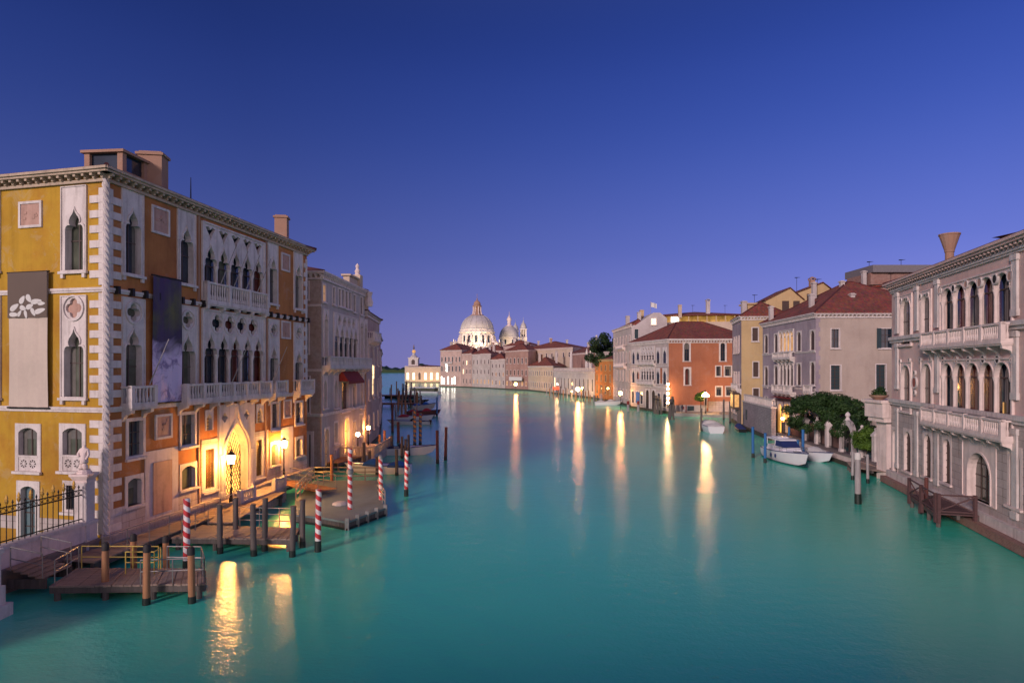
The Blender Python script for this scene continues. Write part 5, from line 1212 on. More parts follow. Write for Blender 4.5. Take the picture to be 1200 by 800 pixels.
# customs house at the point
dg = house('customs_house', 'long low arcaded customs house glowing at the tip of the far point', [F2(474.5, 432), F2(516, 428), (-42, 450), (-70, 455)], 10.6, ['cream', 'whitepl'], [(0, 6, ((2, 7),), 1.9, 'round', ['lity', 'litw', 'shutb', 'lity'])], ('tile', 1.0, 1), mst='istria')
tw = thing('customs_tower', 'small square tower with a golden ball above the far customs house', 'tower', (gx(484.5, 436), 438, 0))
mb = MB(); mb.box(-5.8, 5.8, -3, 6, 0, 11.4); mb.box(-3.3, 3.3, -3.2, 3, 11.4, 16.6); mb.box(-3.7, 3.7, -3.6, 3.4, 16.6, 17.2); mb.build('shaft', 'istria', tw)
mb = MB(); mb.lathe([(2.6, 17.2), (2.2, 18.2), (1.1, 18.8), (1, 20.4)], 0, 0, 10); mb.build('pedestal', 'lead', tw); mb = MB(); mb.sphere((0, 0, 21.4), 1.3, 12, 8); mb.build('golden_ball', 'litw', tw, smooth=True); mb = MB(); mb.lathe([(.3, 22.7), (.5, 24), (.3, 25.2), (.1, 26.4)], 0, 0, 6); mb.build('vane_statue', 'bronze', tw)  # the ball is no lamp; its golden shine is put in as emission
mb = MB(); mb.panel(sh('round', -1.2, 1.2, 12.4, 15.8), [], -3.25, -3.15, True); mb.build('window', 'shutb', tw)
for px in (483, 497, 508): flood('customs_floodlight', (gx(px, 420), 421, 1.2), 1500, (1, .52, .17), .6, (gx(px, 430), 430, 7), 2.3)

# far lamps
def quay_lamp(px, py, ybase, label, r, h=None, m='lamp', group=None):
    p = at(px, ybase); zz = gz(py, p.y); return globe_lamp((p.x, p.y, 0), zz, label, r, m, 'iron', group)
quay_lamp(604.5, 450, 460, 'orange lit lamp on a post in the water before the brick palazzo', .55)
quay_lamp(677, 456, 468, 'bright lamp on a post before the white villa', .62); quay_lamp(682, 455, 466.5, 'white lamp just right of the brightest one before the white villa', .22, m='lampw'); quay_lamp(653, 450, 463.5, 'white lamp by the red sign at the left end of the white villa', .24, m='lampw'); quay_lamp(670, 458.5, 466, 'small low lamp on the villa quay', .18)
quay_lamp(712.5, 455, 471, 'lamp at the foot of the orange house', .2)
t = thing('red_sign', 'red lit sign board at the left end of the white villa quay', 'sign', (gx(651.5, 240), 240, 0)); mb = MB(); mb.box(-1.2, 1.2, -.1, .1, 1.6, 2.9); mb.build('board', emit('red_light', (1, .12, .05), 1.5), t); mb = MB(); mb.box(-1.1, -.95, -.08, .08, -1, 1.6); mb.box(.95, 1.1, -.08, .08, -1, 1.6); mb.build('leg', 'iron', t)
for i in range(26):
    px = 641 + i * 2.7 + r5.uniform(-.8, .8); yb = 463 + (px - 641) * .115 + r5.uniform(0, 2); p = at(px, yb)
    pole(px, yb - r5.uniform(7, 13), yb, r5.choice(['woodg', 'woodb', 'woodp']), 'mooring_post', 'thin mooring pole in the row before the villa and orange house', .17, 'mooring poles before the white villa', None, .02, 0)
for px, yb in ((628, 457.5), (634, 458.5)): pole(px, yb - 14, yb, 'woodg', 'mooring_post', 'dark mooring pole standing before the cream palazzo', .3, 'mooring poles before the cream palazzo', None, .02, 0)
boat('motor_launch', 'white motor launch with a short mast moored below the orange house', (gx(711, 172), 171, ), .02, 6.6, 2.0, .9, 'white', 'cover', 'hoard')

# ------------------------------------------------------------------ trees
def crown(t, clumps, n, size, m, name='crown', seed=1, flat=.75):
    rr = random.Random(seed); mb = MB(); tot = sum(c[3] ** 2 for c in clumps)
    for cx, cy, cz, r_ in clumps:
        k = int(n * r_ ** 2 / tot)
        for _ in range(k):
            v = Vector((rr.gauss(0, 1), rr.gauss(0, 1), rr.gauss(0, 1))).normalized(); q = v * r_ * (1 - .5 * rr.random() ** 2.2); q.z *= flat
            p = Vector((cx, cy, cz)) + q; nn = (v + Vector((rr.uniform(-.7, .7), rr.uniform(-.7, .7), rr.uniform(-.2, .9)))).normalized()
            a = nn.orthogonal().normalized(); a = (Matrix.Rotation(rr.uniform(0, 6.28), 3, nn) @ a); b = nn.cross(a); s_ = size * rr.uniform(.6, 1.35)
            mb.face((p - a * s_, p - b * s_ * .5, p + a * s_, p + b * s_ * .5))
    me = bpy.data.meshes.new(name); me.from_pydata(mb.v, [], mb.f); me.materials.append(M[m]); return link(name, me, t)
def tree(name, label, loc_, clumps, n, size, m, limbs, cat='tree', seed=1, r0=.22, flat=.75):
    t = thing(name, label, cat, loc_); crown(t, clumps, n, size, m, seed=seed, flat=flat); mb = MB()
    for pts, ra, rb in limbs: k = len(pts); mb.tube(pts, [ra + (rb - ra) * i / (k - 1) for i in range(k)], 8)
    mb.build('trunk', 'bark', t, smooth=True); return t
rt = random.Random(3)
def blobs(n, R_, zc, zr, r0, r1, seed):
    q = random.Random(seed); o = []
    for i in range(n):
        a = q.uniform(0, 2 * PI); d = R_ * math.sqrt(q.random()); o.append((d * math.cos(a), d * math.sin(a), zc + zr * q.uniform(-1, 1) * (1 - .3 * d / R_), q.uniform(r0, r1)))
    return o
tree('tall_tree', 'tall dark tree rising above the roofs behind the orange house', (gx(709, 200), 203, .5), blobs(26, 5.0, 15.5, 4.6, 1.2, 2.2, 5), 9000, .34, 'leafd', [([(0, 0, 0), (.1, 0, 6), (.2, 0, 14)], .4, .15), ([(.1, 0, 7), (-2.4, .3, 12.5)], .2, .07), ([(.1, 0, 8), (2.6, 0, 14.5)], .2, .07)], seed=2, flat=.85)

# ------------------------------------------------------------------ right bank: tall weathered palace with roof terrace
tp = Bld('tall_palace', 'tall weathered palace with a gabled white side wall and lit attic window, flag above', [F2(718.5, 186), (30.3, 160), (39.3, 160), (44, 190)], -1, 20.8, ['greystone', 'whitepl', 'whitepl', 'greystone'], cat='palace')
for zz in ((2, 4.4), (6.5, 9.8), (11.4, 14.4), (16, 18.6)):
    for i in range(6): u = tp.F[0].W * (i + .5) / 6; tp.win(0, (u - .75, u + .75, *zz), 'round' if zz[0] > 6 else 'rect', fr=.2, px=False, flat=True, pane=random.choice(['glass', 'shutb', 'glass']), m='istria2', mull=(1, 0))
tp.balcony(0, 6, 20, 10.4, 11.3, 1, 'istria2'); tp.balcony(0, 8, 18, 15.4, 16.2, .9, 'istria2')
tp.win(1, (743, 748.5, 385, 397), 'rect', fr=.12, flat=True, pane='shut', mull=(0, 0))
mb = MB(); Wt = tp.F[1].W; mb.k = 0; mb.prism([(0, 0)] * 0 or [(0, .01), (Wt, .01), (Wt, 20), (0, 20)], 20.8, 20.84)
A = [mb.pt(p) for p in ((1.0, 0, 20.8), (Wt, 0, 20.8), (Wt, 0, 22.6), (7.2, 0, 24.0), (5.6, 0, 24.0))]; B = [mb.pt(p) for p in ((1.0, 9, 20.8), (Wt, 9, 20.8), (Wt, 9, 22.6), (7.2, 9, 24.0), (5.6, 9, 24.0))]; mb.idx(A); mb.idx(B[::-1]); [mb.idx((A[j], A[(j + 1) % 5], B[(j + 1) % 5], B[j])) for j in range(5)]
tp.part('gable', mb, 'whitepl', 1)
tp.win(1, (762, 770, 372, 381), 'rect', fr=.3, flat=True, pane='lity', mull=(1, 1))
tp.cornice((0,), 20.8, .5, .3, .7, 'istria2'); tp.finish(); tp.roof(21.0, .3, 1.6, m='tile', foot=[Vector((*F2(718.5, 186), 0)), Vector((30.3, 161, 0)), Vector((34, 161, 0)), Vector((44, 190, 0))]); tp.chimney(31.5, 172, 20, 24.2, 1, 1, 'whitepl', 'box'); tp.plinth((0,), -1.2, .6)
tp.chimney(34.5, 168, 21, 25.4, 1, 1, 'sand', 'box'); tp.chimney(33.2, 165, 21, 24.6, .9, .9, 'whitepl', 'box')
t = thing('flag', 'pale flag on a thin staff above the gabled palace roof', 'flag', (gx(763.5, 162), 163, 23.9)); mb = MB(); mb.tube([(0, 0, 0), (0, 0, 3.2)], .05, 6); mb.build('staff', 'woodp', t)
mb = MB()
for i in range(8):
    for j in range(4): mb.face([(a * .2, .12 * math.sin(a * 1.1), 3.1 - .1 * a * .6 - b * .3) for a, b in ((i, j), (i + 1, j), (i + 1, j + 1), (i, j + 1))])
mb.build('cloth', 'hoard', t)
# roof terrace behind
rtc = Bld('terrace_house', 'red roofed house with a brightly lit roof terrace behind the coral palace', [(38.6, 165), (58, 162), (60, 178), (41, 180)], 0, 21.9, ['cream'])
rtc.finish(); M['litw2'] = emit('painted_terrace_glow', (1.0, .55, .12), .40, .8, .35); rtc.roof(23.7, .5, 1.3, ridge=1, m='tile')
for i in range(9): mb = MB(); mb.box(.3 + i * 2.3, .6 + i * 2.3, .1, .4, 21.9, 23.6); rtc.part('terrace_post', mb, 'sand', 0)
mb = MB(); mb.box(0, rtc.F[0].W, 2.5, 2.7, 21.9, 23.6); rtc.part('glow_wall', mb, 'litw2', 0); mb = MB(); mb.box(3, 5.2, 2.3, 2.45, 22.0, 23.4); rtc.part('lit_doorway', mb, 'litwhite', 0)  # wall glows by itself: the terrace lamplight is put into its material
for x in (44, 47.5, 56): rtc.aerial(x, 166, 24.5, 2)
rtc.chimney(51.5, 166, 24, 28, .9, .9, 'whitepl', 'top'); rtc.chimney(43.6, 164, 23, 26.4, .8, .8, 'cream', 'box')

# coral palace
cp = Bld('coral_palace', 'coral red palace with white Gothic loggias on its canal front, lit by the square lamp', [(29.7, 157.5), (34.0, 137), (52, 136), (50, 158)], -1, 15.9, ['greystone', 'coral', 'coral'], cat='palace')
f = cp.F[0]; W0 = f.W
for z0_, z1_, kd, tp_ in ((11.0, 15.0, 'tref', 'quatre'), (6.4, 10.4, 'tref', 'none')):
    cp.loggia(0, W0 * .28, W0 * .66, z0_, z1_, 5, kd, .2, 'istria', top=tp_, panes=['glass', 'shutb'])
    for a in (.03, .16, .70, .86): cp.win(0, (W0 * a, W0 * (a + .1), z0_, z1_ - .4), 'ogee', fr=.3, px=False, flat=True, m='istria')
    cp.balcony(0, W0 * .24, W0 * .70, z0_ + .01, z0_ + .9, .9, 'istria', step=.4)
for a in (.20, .78): mb = MB(); mb.box(W0 * a, W0 * (a + .07), -.03, 0, 6.6, 10); cp.part('brick_panel', mb, 'coral', 0)
for a, k in ((.02, .09), (.15, .09), (.27, .09), (.72, .1), (.86, .1)): cp.win(0, (W0 * a, W0 * (a + k), 1.4, 4.6), 'round', fr=.25, px=False, flat=True, m='istria', pane='glass')
for a in (.42, .58): cp.win(0, (W0 * a, W0 * (a + .11), .3, 5.2), 'round', fr=.3, px=False, flat=True, m='istria', pane='void', sill=False)
mb = MB(); mb.box(W0 * .16, W0 * .26, -.2, -.12, 1.6, 4.2); cp.part('blue_board', mb, 'cover', 0)
cp.band(0, 5.5, 5.85, .16); cp.band(0, 10.35, 10.6, .12)
for bx in ((800, 809.5, 400, 423), (842.5, 851.5, 400, 423), (801, 810, 430, 451)): cp.win(1, bx, 'round', fr=.32, m='istria', pane='glass' if bx[2] < 425 else 'glassr', mull=(1, 1))
for bx in ((838, 846, 428, 441), (848, 858, 428, 441), (838, 847, 452, 464), (849.5, 859, 452, 464)): cp.win(1, bx, 'rect', fr=.22, m='istria', mull=(1, 0))
cp.win(1, (825, 829, 465, 478), 'rect', fr=.15, m='istria', pane='void', mull=(0, 0), sill=False)
mb = MB(); mb.box(cp.F[1].U(830), cp.F[1].W, -.12, 0, .5, 2.8); cp.part('stone_base', mb, 'socle', 1, uv=True)
cp.cornice((0, 1), 15.9, .6, .4, .6, 'istria', .25, .35); cp.finish()
cp.roof(16.32, .5, 4.4, ridge=1, m='tile', inset=7); cp.plinth((0,), -1.2, .6)
t = thing('site_hoarding', 'white panelled hoarding standing along the foot of the coral wall', 'hoarding', (35.0, 135.4, .55)); mb = MB()
for i in range(5): mb.box(i * 1.35, i * 1.35 + 1.3, -.06, 0, .1, 1.5)
mb.build('panel', 'panelw', t); mb = MB(); mb.box(2.6, 4.0, -.1, -.065, .3, 1.3); mb.build('notice', 'shut', t); mb = MB(); mb.box(1.5, 1.9, -.1, -.065, .6, 1.2); mb.build('poster', 'redc', t)
mb = MB(); mb.prism([(33.6, 132.2), (40, 127.5), (50, 124.5), (54, 136.4), (34.2, 137.4)], -1, .62); sq = struct('square_paving', mb, 'asph')
lq = lamp_post((40.0, 130.6, .62), 3.5, 'tall bright street lamp on the little square before the coral palace', 1.5, emit('square_lamp_glass', (1.0, .58, .22), 420.0))
mb = MB(); mb.sphere((.55, 0, 3.7), .22, 10, 6); mb.sphere((-.55, 0, 3.7), .22, 10, 6); mb.build('side_globe', 'lampw', lq, smooth=True)
mb = MB(); mb.tube([(-.55, 0, 3.35), (0, 0, 3.2), (.55, 0, 3.35)], .05, 6); mb.build('arm', 'iron', lq)
t = thing('wall_lamp', 'column of bright white lights at the corner of the coral palace', 'lamp', (33.7, 136.4, 0)); mb = MB()
for i in range(5): mb.sphere((-.1, -.35, 2.5 + i * 1.0), .28, 8, 6)
mb.build('bulbs', emit('bulb_glow', (1, .62, .26), 60), t); mb = MB(); mb.box(-.2, 0, -.2, -.02, 1.4, 7.2); mb.build('bracket', 'iron', t)
globe_lamp((gx(731, 152), 156.5, 0), 3.7, 'lamp glowing at the water door of the tall palace', .42)
for i, (px, yb) in enumerate(((788, 487), (786.3, 491.5), (768.5, 484.5), (772, 485.5))):
    p = at(px, yb); t = thing('dolphin', ('leaning timber mooring cluster at the corner of the coral palace', 'taller leaning timber cluster in front of the coral corner', 'short timber cluster below the Gothic loggias', 'darker timber cluster beside the short one')[i], 'mooring cluster', (p.x, p.y, 0))
    for k in range(3): a = 2.1 * k; q = MB(); q.tube([(.65 * math.cos(a), .65 * math.sin(a), -1), (.12 * math.cos(a), .12 * math.sin(a), 4.0)], [.22, .17], 8); q.build('pile', 'woodg', t)
    q = MB(); q.lathe([(.4, 3.0), (.42, 3.1), (.4, 3.3)], 0, 0, 10); q.build('binding', 'iron', t)
tree('small_lit_tree', 'small round tree glowing yellow green beside the square lamp', (gx(823.5, 130), 131.4, .62), blobs(14, .9, 3.6, .9, .5, .8, 9), 2200, .16, 'leaf2', [([(0, 0, 0), (0, 0, 1.6), (.1, 0, 3.2)], .12, .06)], seed=5)
for i, px in enumerate((799.5, 804)):
    t = thing('person', ('person in dark clothes standing by the hoarding, left of two', 'person in a red top standing by the hoarding, right of two')[i], 'person', (gx(px, 133), 133, .62), .3 + i)
    skin_body('body', [(0, 0, .9), (0, 0, 1.2), (0, 0, 1.42), (0, 0, 1.52), (0, -.02, 1.66), (.2, 0, 1.4), (.25, .02, 1.12), (.22, -.1, .88), (-.2, 0, 1.4), (-.25, .02, 1.12), (-.22, -.08, .88), (.1, 0, .85), (.11, -.02, .45), (.12, .02, .06), (.13, -.16, .03), (-.1, 0, .85), (-.12, .02, .45), (-.13, .04, .06), (-.14, -.14, .03)],
              [(0, 1), (1, 2), (2, 3), (3, 4), (2, 5), (5, 6), (6, 7), (2, 8), (8, 9), (9, 10), (0, 11), (11, 12), (12, 13), (13, 14), (0, 15), (15, 16), (16, 17), (17, 18)], [.15, .16, .15, .06, .11, .06, .05, .035, .06, .05, .035, .1, .07, .05, .04, .1, .07, .05, .04], ('skin', 'redc')[i], t, sub=1)
for i, (px, yb, yt) in enumerate(((822, 505, 478), (848, 492, 468), (855.5, 496, 470), (865, 500, 478), (867, 503, 480))):
    pole(px, yt, yb, 'woodg', 'mooring_post', ('grey post left of the small moored launch', 'grey post right behind the small launch', 'taller grey post by the sand palace corner', 'grey post at the foot of the sand palace', 'second grey post at the foot of the sand palace')[i], .17, 'grey posts along the small square', None, .02, .4)
boat('motor_launch', 'small white launch moored stern on before the little square', (31.4, 99.6), R(86), 6.6, 2.9, 1.05, 'white', 'cover', 'hoard')
boat('gondola', 'dark slim boat lying against the sand palace foundation', (36.4, 101), R(78), 6.5, 1.4, .5, 'hullb', 'cover', 'navy', None, 'bronze')
for i, px in enumerate((736, 748)):
    p = at(px, 482); t = thing('channel_marker', ('red tipped water post below the tall palace, left of two', 'red tipped water post below the tall palace, right of two')[i], 'post', (p.x, p.y, 0)); mb = MB(); mb.tube([(0, 0, -1), (0, 0, 1.6)], .28, 8); mb.build('shaft', 'woodp', t); mb = MB(); mb.tube([(0, 0, 1.602), (0, 0, 2.4)], .29, 8); mb.build('tip', 'redc', t)

# sand palace
sp = Bld('sand_palace', 'narrow sand coloured palace with dark shutters and a small corner balcony', [(41.0, 117.5), (38.5, 106), (46, 105), (48, 117)], -1, 18.4, ['lav', 'sand', 'sand'], cat='palace')
for bx in ((880.5, 889.5, 383, 400), (881.5, 890, 423, 442), (881.5, 890.5, 454, 468)): sp.win(1, bx, 'rect', fr=.16, pane='shutb', mull=(0, 0))
for z0_, z1_ in ((2, 4.2), (6.4, 9.4), (12.6, 15.6)):
    for a in (.18, .42, .68): W = sp.F[0].W; sp.win(0, (W * a, W * (a + .13), z0_, z1_), 'round', fr=.2, px=False, flat=True, pane='glass', m='istria2')
sp.balcony(0, sp.F[0].W * .45, sp.F[0].W + .1, 6.4, 7.3, .9, 'istria'); sp.cornice((0, 1), 18.4, .4, .35, .5, 'istria', .2, .25); sp.finish(); sp.roof(18.77, .4, 2.6, ridge=0, m='tile'); sp.plinth((0, 1), -1.2, .6)
mb = MB(); mb.box(sp.F[0].W * .62, sp.F[0].W * .95, -1.2, -.02, 3.0, 5.7); mb.box(sp.F[0].W * .6, sp.F[0].W * .97, -1.3, -.01, 5.7, 5.95); o = sp.part('bay_window', mb, 'shutb', 0); q = MB(); [q.box(sp.F[0].W * (.64 + .1 * i), sp.F[0].W * (.71 + .1 * i), -1.25, -1.21, 3.4, 5.5) for i in range(3)]; q.box(sp.F[0].W * .95 - .02, sp.F[0].W * .95 + .04, -1.0, -.3, 3.4, 5.5); q.build('lit_pane', 'litw', o)
sp.chimney(40.2, 109.5, 18, 21.6, .8, .8, 'whitepl', 'box'); mb = MB(T(42.3 - sp.L.x, 111 - sp.L.y, 0)); mb.box(-1.5, 2, -1.5, 1.5, 18.5, 21); mb.box(-1.8, 2.3, -1.8, 1.8, 21, 21.25); sp.part('dormer', mb, 'sand')
# gabled house behind
gb = Bld('gabled_house', 'cream house with two stepped gables and dark windows behind the grey lavender palace', [(43.8, 110.5), (56, 109.5), (58, 118), (45, 119)], 0, 20.2, ['sand'])
for x0, x1, xp, yp, ye in ((897.5, 941, 925.5, 337.5, 352), (936, 978, 965, 331, 342)):
    f = gb.F[0]; a, b, p = f.U(x0), f.U(x1), f.U(xp); ze, zp = f.Z(x0, ye), f.Z(xp, yp); off = 0 if x0 < 900 else .4; mb = MB()
    A = [(a, off, 20.2), (b, off, 20.2), (b, off, ze), (p, off, zp), (a, off, ze)]; B = [(x, y + 7, z) for x, y, z in A]; mb.face(A); mb.face(B[::-1]); [mb.face((A[j], A[(j + 1) % 5], B[(j + 1) % 5], B[j])) for j in range(5)]
    gb.part('gable', mb, 'sand', 0); mb = MB(); th = .14
    for (xa, za), (xb, zb_) in (((a - .3, ze - .1), (p, zp + .02)), ((p, zp + .02), (b + .3, ze - .1))): mb.face(((xa, off - .3, za + th), (xb, off - .3, zb_ + th), (xb, off + 7.3, zb_ + th), (xa, off + 7.3, za + th))); mb.face(((xa, off - .3, za + th), (xb, off - .3, zb_ + th), (xb, off - .3, zb_ + .003), (xa, off - .3, za + .003)))
    gb.part('gable_roof', mb, 'tile2', 0, uv=True)
for bx, dz in (((916.5, 924.5, 352.5, 366), 0), ((929.5, 937, 352.5, 364), 0), ((946.5, 954, 344, 357), .4)):
    f = gb.F[0]; xm = (bx[0] + bx[1]) / 2; mb = MB(); mb.box(f.U(bx[0]), f.U(bx[1]), -.05 + dz - .36 * (dz > 0) * 0, dz + .02, f.Z(xm, bx[3]), f.Z(xm, bx[2])); gb.part('window', mb, 'shutb', 0)
gb.finish(); gb.aerial(50.5, 112, 24.5, 1.6); sp.aerial(43, 112, 21.2, 1.8); lv.aerial(47, 92, 22.2, 1.6) if False else None; gb.chimney(53.2, 112, 22, 26, .8, .8, 'terra', 'top')
# grey lavender palace
lv = Bld('lavender_palace', 'grey lavender palace with arched loggias and a plain beige side wall behind the garden', [(39.7, 100), (38.5, 80), (57, 79.6), (57, 100)], -1, 16.7, ['lav', 'beige', 'beige'], cat='palace')
f = lv.F[0]
for y0, y1, pn in ((389, 412, 'litw'), (426, 452, 'shutb')):
    u0, u1 = f.U(913), f.U(930.5); lv.loggia(0, u0, u1, f.Z(922, y1), f.Z(922, y0) + .3, 4, 'round', .14, 'istria', pane=pn, panes=[pn])
    for x0, x1 in ((896, 900), (907.5, 911.5), (934, 938.8), (949.5, 955)): xm = (x0 + x1) / 2; sh_ = (xm - 922) * -.10; lv.win(0, (x0 - .4, x1 + .4, y0 + sh_, y1 + sh_ * .6), 'round', fr=.16, pane='shutb', mull=(0, 0), dep=.12)
    lv.band(0, f.Z(922, y1) - .35, f.Z(922, y1) - .12, .12, 'istria')
for y0, y1 in ((381, 388), (421, 425)): pass
lv.balcony(0, f.U(911), f.U(933), f.Z(922, 459), f.Z(922, 452) + .1, .9, 'istria', step=.4); lv.balcony(0, f.U(911), f.U(932), f.Z(922, 419), f.Z(922, 412.5), .8, 'istria', step=.4); lv.balcony(0, f.U(947), f.U(956.3), f.Z(951, 459), f.Z(951, 452) + .1, .7, 'istria', step=.4)
for x0, x1, y0, y1 in ((896, 900, 464, 474), (907, 911, 466, 476), (934, 940, 466, 476)): lv.win(0, (x0, x1, y0, y1), 'rect', fr=.12, pane='shutb', mull=(0, 0))
for x0, x1 in ((911, 917), (919.5, 926), (929, 934)): lv.win(0, (x0, x1, 470, 512), 'round', fr=.35, pane='litdoor' if x0 < 928 else 'litd', mull=(0, 0), sill=False)
for i, bx in enumerate(((973, 984.5, 384.5, 408), (1029, 1048, 384, 408), (972.5, 986, 427, 457), (1025.5, 1039, 426, 457))): lv.win(1, bx, 'rect', fr=.12, pane=('glass', 'glass', 'shut', 'shut')[i], mull=((1, 1), (1, 2), (1, 6), (1, 6))[i])
lv.win(1, (1027, 1033, 473, 482), 'rect', fr=.1, pane='shut')
q = MB(); W1_ = lv.F[1]; 
for x in (1027.2, 1043.6): q.box(W1_.U(x), W1_.U(x + 5), -.13, -.06, W1_.Z(1037, 408), W1_.Z(1037, 384.5))
lv.part('shutter', q, 'shut', 1)
q = MB()
for i in range(26): z = .8 + i * .6; q.box(W1_.W * 0 - .03, (.55 if i % 2 else .35), -.03, .0, z, z + .58)
lv.part('corner_stones', q, 'lav', 1)
lv.cornice((0, 1), 16.7, .45, .3, .5, 'istria', .16, .22); lv.finish(); lv.roof(17.02, .45, 5.2, ridge=1, m='tile', inset=9); lv.plinth((0,), -1.2, .6)
for x, y, z0_, z1_ in ((39.8, 97, 17, 19.4), (40.8, 86, 17, 20.0), (45.5, 84.5, 18, 19.9), (46.5, 89, 20.5, 22.2), (52.5, 84, 18, 20), (44, 92, 20, 22.4)): lv.chimney(x, y, z0_, z1_ + .1, .55, .55, 'whitepl', 'box')
# dark slab altana behind
al = Bld('altana_house', 'red roofed house topped by a dark flat roof terrace behind the lavender palace', [(52.5, 97), (66, 94), (68, 108), (54, 111)], 0, 22.4, ['oldrose'])
al.finish(); lv.aerial(43.5, 90, 20.5, 2.2); lv.aerial(54, 90, 21.5, 2.0); al.aerial(56, 99, 25.5, 1.2); al.aerial(61, 99, 25.5, 1.5); al.roof(22.45, .5, 2.6, m='tile'); mb = MB(T(59.5 - al.L.x, 99 - al.L.y, 0)); mb.box(-5.2, 5.6, -4, 4, 24.4, 25.5); al.part('flat_terrace', mb, 'slab'); mb = MB(T(58.5 - al.L.x, 99 - al.L.y, 0)); mb.box(-4.2, 5.6, -3.4, 3.4, 22.6, 24.4); al.part('roof_room', mb, 'brickr', uv=True)
al.chimney(53.6, 96.2, 21, 24.8, .55, .55, 'whitepl', 'box')
# garden of the lavender palace
wl = thing('brick_garden_wall', 'pale grey brick garden wall with a pierced parapet at the waterside', 'wall', (38.4, 105.4, 0)); GW = Fac((38.6, 105.6), (35.9, 87.4), Vector((0, 0, 0))); wl.matrix_world = GW.M
mb = MB(); mb.box(0, GW.W, 0, .6, -1.2, 4.4); mb.build('wall', 'greybrick', wl, uv=True)
mb = MB(); mb.box(-.1, GW.W + .1, -.1, .7, 4.4, 4.6); mb.box(-.05, GW.W + .05, .1, .4, 5.5, 5.66)
for i in range(int(GW.W / .7)): mb.box(.2 + i * .7, .45 + i * .7, .12, .38, 4.6, 5.5)
mb.build('parapet', 'istria', wl); mb = MB(); mb.box(-.3, GW.W + .3, -.4, 0.02, -1.2, .45); mb.build('foundation', 'wet', wl)
mb = MB(); mb.box(2.2, 3.2, -.03, .02, 1.6, 3.2); mb.build('window', 'shut', wl)
t = thing('garden_parasol', 'folded yellow parasol with a painted glow beside the arched water doors', 'parasol', (37.0, 85.6, .5)); mb = MB(); mb.tube([(0, 0, 0), (0, 0, 4.4)], .05, 8); mb.build('pole', 'iron', t); mb = MB(); mb.lathe([(.5, 2.2), (.42, 2.6), (.26, 3.6), (.1, 4.5), (.02, 4.6)], 0, 0, 10); mb.build('canopy', M['litw'], t)  # canopy emits; the warm light on it is put into the cloth
globe_lamp((36.4, 85.0, .5), 2.7, 'lamp glowing before the arched water doors of the lavender palace', .17)
t = thing('flower_awning', 'small red awning above the water doors of the lavender palace', 'awning', (0, 0, 0)); t.matrix_world = T(*lv.L) @ lv.F[0].M @ T(f.U(912), 0, f.Z(922, 466)); mb = MB(); Wd = f.U(934) - f.U(912); mb.prism([(0, -1.2), (Wd, -1.2), (Wd, -.01), (0, -.01)], 0, .1, [(0, -.5), (Wd, -.5), (Wd, -.01), (0, -.01)]); mb.build('canopy', 'redc', t)
# balustraded garden wall on the canal
gwl = thing('canal_garden_wall', 'low stone canal wall with iron railings between white posts and an arched gate', 'wall', (0, 0, 0)); CW = Fac((36.4, 86.5), (33.6, 55.8), Vector((0, 0, 0))); gwl.matrix_world = CW.M
mb = MB(); mb.box(0, CW.W, 0, 1.0, -1.2, .95); mb.build('wall', 'istria2', gwl, uv=True); mb = MB(); mb.box(-.1, CW.W, -.15, 1.1, .95, 1.15); mb.build('coping', 'socle', gwl); mb = MB(); mb.box(0, CW.W, -.35, 0, -1.2, .35); mb.build('foundation', 'wet', gwl)
posts = [CW.U(x) for x in (940, 953, 965.5, 1004.5, 1020.5, 1036)]
for u in posts: mb = MB(T(u, .45, 0)); mb.box(-.26, .26, -.26, .26, 1.15, 3.5); mb.box(-.34, .34, -.34, .34, 3.5, 3.7); mb.prism([(-.3, -.3), (.3, -.3), (.3, .3), (-.3, .3)], 3.7, 4.1, [(-.05, -.05), (.05, -.05), (.05, .05), (-.05, .05)]); mb.sphere((0, 0, 4.2), .16, 8, 5); mb.build('post', 'istria', gwl)
mb = MB(); n = int(CW.W / .28)
for i in range(n):
    u = .2 + i * .28
    if not CW.U(982) - .1 < u < CW.U(982) + 3.4: mb.tube([(u, .45, 1.15), (u, .45, 3.0)], .02, 4)
for a, b in ((0, CW.U(982)), (CW.U(982) + 3.3, CW.W)): mb.box(a, b, .43, .47, 2.85, 2.9); mb.box(a, b, .43, .47, 1.3, 1.35)
mb.build('railing', 'iron', gwl)
mb = MB(); mb.box(0, CW.U(972), 1.3, 1.5, .5, 3.2); mb.build('brick_backing', 'oldrose', gwl)
ag = thing('arched_gate', 'white stone arched garden gate with ball finial in the canal wall', 'gate', (0, 0, 0)); ag.matrix_world = CW.M @ T(CW.U(982), .1, 1.15); W = 3.3; op = sh('round', .42, W - .42, .02, 2.95); ot = sh('round', .02, W - .02, .02, 3.5)
mb = MB(); mb.ring(ot[1:] + ot[:1], op[1:] + op[:1], 0, .4); mb.ring(ot[1:] + ot[:1], op[1:] + op[:1], .4, .0)
for x in (0, W - .42): mb.box(x - .07, x + .49, -.06, .46, 2.05, 2.22); mb.box(x - .06, x + .48, -.05, .45, 0, .3)
mb.build('arch', 'istria', ag); mb = MB(); mb.lathe([(.3, 3.42), (.2, 3.6), (.14, 3.75), (.26, 3.95), (.2, 4.15), (.04, 4.3)], W / 2, .2, 10); mb.build('finial', 'istria', ag); mb = MB(); [mb.box(.44 + (W - .88) * i / 7 - .02, .44 + (W - .88) * i / 7 + .02, .2, .24, .02, 3.2) for i in range(8)]; mb.build('gate_leaf', 'iron', ag)
